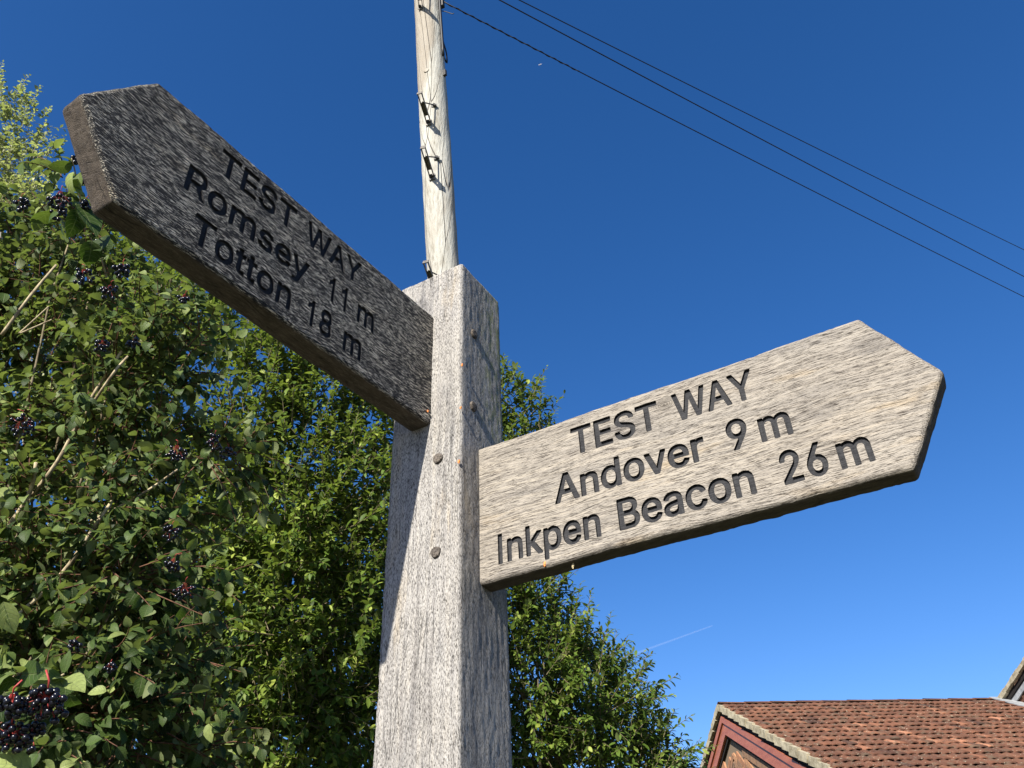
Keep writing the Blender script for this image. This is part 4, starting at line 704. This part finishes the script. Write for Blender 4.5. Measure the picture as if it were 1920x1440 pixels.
# ---------------------------------------------------------------- tiled house, lower right
def house():
    PS, AL = R(5.0), R(24.0)
    dz = 14.0; A0 = at(1360, 1322, dz); e = np.array([math.cos(PS), math.sin(PS), 0]); n = np.array([e[1], -e[0], 0]); dn = n*math.cos(AL)-ZZ*math.sin(AL); bk = -n*math.cos(AL)-ZZ*math.sin(AL)
    nr = unit(np.cross(e, -dn)) ; nr = nr if nr[2] > 0 else -nr
    nb = unit(np.cross(e, bk)); nb = nb if nb[2] > 0 else -nb
    t = empty('tiled_house', [A0[0]+4, A0[1], 0]); tag(t, 'house with weathered orange tiled roof and red gable boards, lower right', 'house')
    S, LEN = 6.5, 13.0
    # tiles
    q = NT('clay_tiles'); a = q.n('Attribute', attribute_name='tint').outputs['Fac']
    c = q.ramp(a, [(0.0, (0.05, 0.028, 0.022)), (0.25, (0.080, 0.038, 0.025)), (0.6, (0.110, 0.050, 0.031)), (0.85, (0.14, 0.062, 0.037)), (1.0, (0.26, 0.12, 0.07))])
    m1 = q.noise(q.co((7, 7, 7)), 1, 5); c = q.mix(q.ramp(m1, [(0.52, 0.0), (0.66, 0.75)]), c, (0.085, 0.065, 0.045))
    m2 = q.noise(q.co((30, 30, 30)), 1, 3); c = q.mix(q.ramp(m2, [(0.62, 0.0), (0.70, 0.5)]), c, (0.42, 0.38, 0.28))
    MT = q.fin(c, 0.9, q.bump(m2, 0.6, 0.01), 0.15)
    g = np.random.default_rng(5)
    def slope(dirv, nrm, name, rows, cols, w=0.118, gauge=0.28, x0=-0.10):
        b = MB()
        for r_ in range(rows):
            for c_ in range(-1, cols):
                u = x0+(c_+0.5*(r_ % 2))*w; 
                if u+w < x0 or u < x0-0.02: u = x0; ww = w*0.5
                else: ww = w
                v = r_*gauge+0.10; lift = g.normal()*0.003; rot = g.normal()*0.012; th = 0.020; us = np.linspace(0, 1, 5); V = []
                L_ = gauge*1.12+g.normal()*0.012
                for layer in (0, 1):
                    for vv, hh in ((0, 0.0), (L_, 0.030)):
                        for s in us:
                            cam_ = 0.022*(1-(2*s-1)**2)+0.008*s
                            p_ = A0+e*(u+s*ww*1.02+rot*(vv/L_))+dirv*(v+vv)+nrm*(hh+cam_+lift-(th if layer else 0)+0.01); V.append(p_)
                F = []
                for i in range(4): F += [(i, i+1, 6+i, 5+i), (5+i, 6+i, 16+i, 15+i)]
                F += [(0, 5, 15, 10), (4, 14, 19, 9)]
                b.add(V, F, 0, float(np.clip(g.normal(0.5, 0.2)+0.12*vnoise(np.array([[u*0.8, v*0.8, 0]]), 8)[0], 0, 1)))
        return b
    b = slope(dn, nr, 'tiles', 21, int(LEN/0.118)); b.build('roof_tiles', MT, t, True)
    b = slope(bk, nb, 'tiles', 21, 40, 0.3, 0.28); b.build('roof_tiles', MT, t, True)
    b = MB(); V = [A0+e*x+d_*s-nn_*0.03 for x in (0, LEN) for d_, s, nn_ in ((bk, S, nb), (bk, 0, nb), (dn, S, nr))]
    b.add(V, [(0, 1, 4, 3), (1, 2, 5, 4)]); b.build('roof_deck', NT('dark_batten').fin((0.05, 0.04, 0.035), 0.9), t)
    # ridge tiles
    b = MB(); x = -0.12
    while x < LEN:
        P_ = []
        for xx in (0, 0.46):
            for a_ in np.linspace(-1.1, 1.1, 7): P_.append(A0+e*(x+xx)+n*math.sin(a_)*0.10+ZZ*(math.cos(a_)*0.075-0.03+(0.008 if xx == 0 else 0)+g.normal()*0.002))
        b.add(P_, [(i, i+1, 8+i, 7+i) for i in range(6)]+[(0, 1, 2, 3, 4, 5, 6)], 0, float(np.clip(g.normal(0.62, 0.2), 0, 1))); x += 0.45
    b.build('ridge_tiles', MT, t, True)
    # verge: pale mortar and undercloak strip stepping with the courses, dark soffit gap, barge boards
    q = NT('verge_mortar'); nn = q.noise(q.co((9, 9, 9)), 1, 5); mm = q.fin(q.ramp(nn, [(0.35, (0.20, 0.17, 0.11)), (0.65, (0.42, 0.37, 0.26))]), 0.9, q.bump(nn, 1, 0.01))
    q = NT('red_barge_paint'); nn = q.noise(q.co((3, 3, 14)), 1, 4); mr = q.fin(q.ramp(nn, [(0.35, (0.27, 0.080, 0.040)), (0.65, (0.34, 0.110, 0.055))]), 0.45, None, 0.4)
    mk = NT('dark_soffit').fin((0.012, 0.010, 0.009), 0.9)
    o_ = -e                                            # outwards from the gable
    for dirv, nrm in ((dn, nr), (bk, nb)):
        b = MB()
        for r_ in range(22):
            s0, s1 = r_*0.28, (r_+1)*0.28; j = g.normal()*0.004
            b.add(*box_vf(A0+dirv*(s0+s1)/2+o_*(0.12+j)-nrm*(0.028-0.0), dirv*0.14+nrm*0.012, o_*0.03, nrm*(0.048+abs(j))))
        b.build('verge', mm, t)
        def strip(d0, d1, t0, t1, L_=5.6):             # a mitred board under the verge, d below the roof plane, t outwards
            P_ = [A0-ZZ*d0/math.cos(AL), A0-ZZ*d1/math.cos(AL)]; P_ += [P_[1]+dirv*L_, P_[0]+dirv*L_]
            return [p_+o_*t0 for p_ in P_]+[p_+o_*t1 for p_ in P_], [(0, 1, 2, 3), (7, 6, 5, 4), (0, 3, 7, 4), (1, 5, 6, 2), (2, 6, 7, 3), (0, 4, 5, 1)]
        b = MB(); b.add(*strip(0.075, 0.165, 0.02, 0.085)); b.build('soffit', mk, t)
        b = MB(); b.add(*strip(0.165, 0.255, 0.03, 0.112)); b.add(*strip(0.255, 0.268, 0.02, 0.075)); b.add(*strip(0.268, 0.43, 0.02, 0.088)); b.build('barge_board', mr, t)
        b = MB(); b.add(*strip(0.43, 0.485, 0.0, 0.045)); b.build('shadow_strip', mk, t)  # near-black strip paints the shadow line below the barge board
    # gable wall: bordered herringbone brick
    q = NT('old_brick'); a = q.n('Attribute', attribute_name='tint').outputs['Fac']; nn = q.noise(q.co((14, 14, 14)), 1, 4)
    c = q.mix(0.4, q.ramp(a, [(0.0, (0.09, 0.065, 0.05)), (0.35, (0.20, 0.11, 0.065)), (0.7, (0.32, 0.13, 0.065)), (1.0, (0.38, 0.20, 0.10))]), q.ramp(nn, [(0.3, (0.10, 0.07, 0.045)), (0.7, (0.38, 0.22, 0.12))]))
    mbk = q.fin(c, 0.9, q.bump(nn, 1, 0.006)); mmo = NT('old_mortar').fin((0.16, 0.12, 0.08), 0.95)
    hh = np.array([n[0], n[1], 0]); G0 = A0-ZZ*0.0
    b = MB(); w_ = S*math.cos(AL); dp = S*math.sin(AL); yl = 0.40
    V = [G0-ZZ*yl, G0-hh*w_-ZZ*(dp+yl), G0+hh*w_-ZZ*(dp+yl), G0-hh*w_-ZZ*G0[2], G0+hh*w_-ZZ*G0[2]]; V2 = [v+e*0.25 for v in V]
    b.add(V+V2, [(0, 1, 3, 4, 2), (5, 7, 9, 8, 6)[::-1], (0, 5, 6, 1), (2, 7, 5, 0)]); b.build('gable_wall', mmo, t)
    b = MB()
    for dirv, nrm in ((dn, nr), (bk, nb)):
        s = 0.80
        while s < 5.5:
            b.add(*box_vf(A0+dirv*(s+0.10)+o_*0.010-nrm*0.545, dirv*0.095, o_*0.02, nrm*0.075), 0, float(g.random())); s += 0.205
    for sgn in (1, -1):                                # herringbone field, bricks rising towards the centre line
        for i in range(-4, 34):
            for j in range(0, 16):
                a_ = math.radians(38); d1 = hh*math.cos(a_)*sgn-ZZ*math.sin(a_)*sgn*0+ (-ZZ*math.sin(a_) if True else 0); d2_ = hh*math.sin(a_)*sgn+ZZ*math.cos(a_)
                c0 = A0-ZZ*(0.66+i*0.098/math.cos(a_)*1.0)+d1*(0.115+j*0.225)
                rel = c0-A0; hx = rel@hh; lim = -(abs(hx)*math.tan(AL))-0.68
                if rel[2] > lim-0.06 or rel[2] < -3.4 or abs(hx) > 4.5: continue
                b.add(*box_vf(c0+o_*0.006, d1*0.107, o_*0.018, d2_*0.042), 0, float(g.random()))
    b.build('brickwork', mbk, t)
    for sg in (1, -1):
        b = MB(); bw = A0+e*LEN/2+n*w_*0.93*sg; b.add(*box_vf(bw*[1, 1, 0]+ZZ*(A0[2]-dp-0.1)/2, e*LEN/2, n*0.12, ZZ*(A0[2]-dp-0.1)/2)); b.build('side_wall', mmo, t)
    # taller cross wing whose gable stands on the ridge at the far right
    AL2 = R(19); J = at(1881, 1311, 1)-CAM
    # where the verge of the wing meets the ridge: same line as the ridge
    s_ = None
    best = min(np.linspace(2, 12, 400), key=lambda x: abs((lambda P_: 960+FPX*(P_@_R2)/(P_@_F))(A0+e*x-CAM)-1881))
    J = A0+e*best; up2 = n*math.cos(AL2)+ZZ*math.sin(AL2); nu = unit(np.cross(e, up2)); nu = nu if nu[2] > 0 else -nu
    wg = MB(); 
    for r_ in range(14):
        for c_ in range(12):
            u = -0.08+c_*0.26+0.13*(r_ % 2); V, F = box_vf(J+e*(u+0.13)+up2*(-0.3+0.27*r_+0.14)+nu*(0.03+0.004*g.normal()), e*0.127, up2*0.15+nu*-0.012, nu*0.012); wg.add(V, F, 0, float(np.clip(g.normal(0.3, 0.15), 0, 1)))
    wg.build('roof_tiles', MT, t)
    b = MB()
    for r_ in range(14): b.add(*box_vf(J+up2*(-0.2+0.27*r_+0.135)+o_*0.10-nu*0.03, up2*0.134, o_*0.03, nu*(0.034+0.01*(r_ % 2)))); 
    b.build('verge', mm, t)
    b = MB(); b.add(*box_vf(J+up2*1.7+o_*0.04-nu*0.115, up2*1.95, o_*0.03, nu*0.035)); b.build('soffit', mk, t)
    q = NT('lead_flashing'); nn = q.noise(q.co((8, 8, 8)), 1, 4); ml = q.fin(q.ramp(nn, [(0.3, (0.18, 0.185, 0.19)), (0.7, (0.34, 0.35, 0.35))]), 0.5, q.bump(nn, 0.6, 0.01))
    b = MB(); b.add(*box_vf(J+up2*1.9+o_*0.035-nu*0.20, up2*1.9, o_*0.012, nu*0.045)); b.add(*box_vf(J+dn*1.6+o_*0.10+nr*0.055, dn*1.62, o_*0.13, nr*0.008)); b.build('flashing', ml, t)
    b = MB(); top = J+up2*3.9; V = [J-ZZ*0.02-n*0.1, top-ZZ*0.04, top-ZZ*4.5, J+dn*3.6-ZZ*0.3, J+dn*0.1-ZZ*0.2]; V = [v+o_*0.0 for v in V]; V2 = [v+e*0.2 for v in V]
    b.add(V+V2, [(0, 4, 3, 2, 1), (5, 6, 7, 8, 9)]); 
    for r_ in range(22):
        for c_ in range(16):
            p_ = J+n*(0.35+c_*0.25+0.125*(r_ % 2))+ZZ*(1.9-r_*0.19)
            rel = p_-J; hx = rel@n
            if rel[2] > hx*math.tan(AL2)-0.36 or rel[2] < -hx*math.tan(AL)+0.02: continue
            b.add(*box_vf(p_+o_*0.03, n*0.118, o_*0.010, ZZ*0.105+o_*0.012), 0, float(np.clip(g.normal(0.75, 0.12), 0, 1)))
    b.build('tile_hung_gable', MT, t)
house()

# ---------------------------------------------------------------- sky traffic
def cloudtrail():
    q = NT('ice_trail'); q.b.inputs['Base Color'].default_value = (1, 1, 1, 1)
    tp = q.n('BsdfTransparent'); mx = q.n('MixShader', i={0: 0.02}); q.b.inputs['Roughness'].default_value = 1
    q.l(tp.outputs[0], mx.inputs[1]); q.l(q.b.outputs[0], mx.inputs[2]); q.l(mx.outputs[0], q.out.inputs['Surface'])
    b = MB(); a, c = at(1170, 1233, 20000), at(1336, 1173, 20000); s = np.linspace(0, 1, 30)[:, None]; P = a+(c-a)*s; b.add(*tube_vf(P, np.linspace(30, 14, 30), 8))
    tag(b.build('contrail', q.m, None, True), 'thin faint white vapour trail low in the blue sky', 'contrail')
    w = NT('white_airframe').fin((0.8, 0.8, 0.8), 0.4); C = at(1013, 121, 9000); d = unit(at(1020, 118.5, 9000)-C); s = unit(np.cross(d, ray(1013, 121))); u = np.cross(d, s)
    t = empty('airliner', C); tag(t, 'tiny white aircraft high in the sky below the wires', 'aircraft')
    b = MB(); b.add(*tube_vf([C+d*x for x in (-20, -16, -8, 0, 10, 16, 19)], [0.5, 1.5, 2.4, 2.6, 2.6, 2.0, 0.4], 10)); b.build('fuselage', w, t, True)
    for sg in (1, -1):
        b = MB(); V = [C+d*3, C-d*3, C-d*9+s*17*sg, C-d*7+s*17*sg]; b.add([v+u*0.25 for v in V]+[v-u*0.25 for v in V], [(0, 1, 2, 3), (7, 6, 5, 4), (0, 3, 7, 4), (1, 5, 6, 2), (2, 6, 7, 3)]); b.build('wing', w, t)
        b = MB(); V = [C-d*15, C-d*18, C-d*20+s*6*sg, C-d*18.5+s*6*sg]; b.add([v+u*0.2 for v in V]+[v-u*0.2 for v in V], [(0, 1, 2, 3), (7, 6, 5, 4), (0, 3, 7, 4), (1, 5, 6, 2), (2, 6, 7, 3)]); b.build('tailplane', w, t)
cloudtrail()
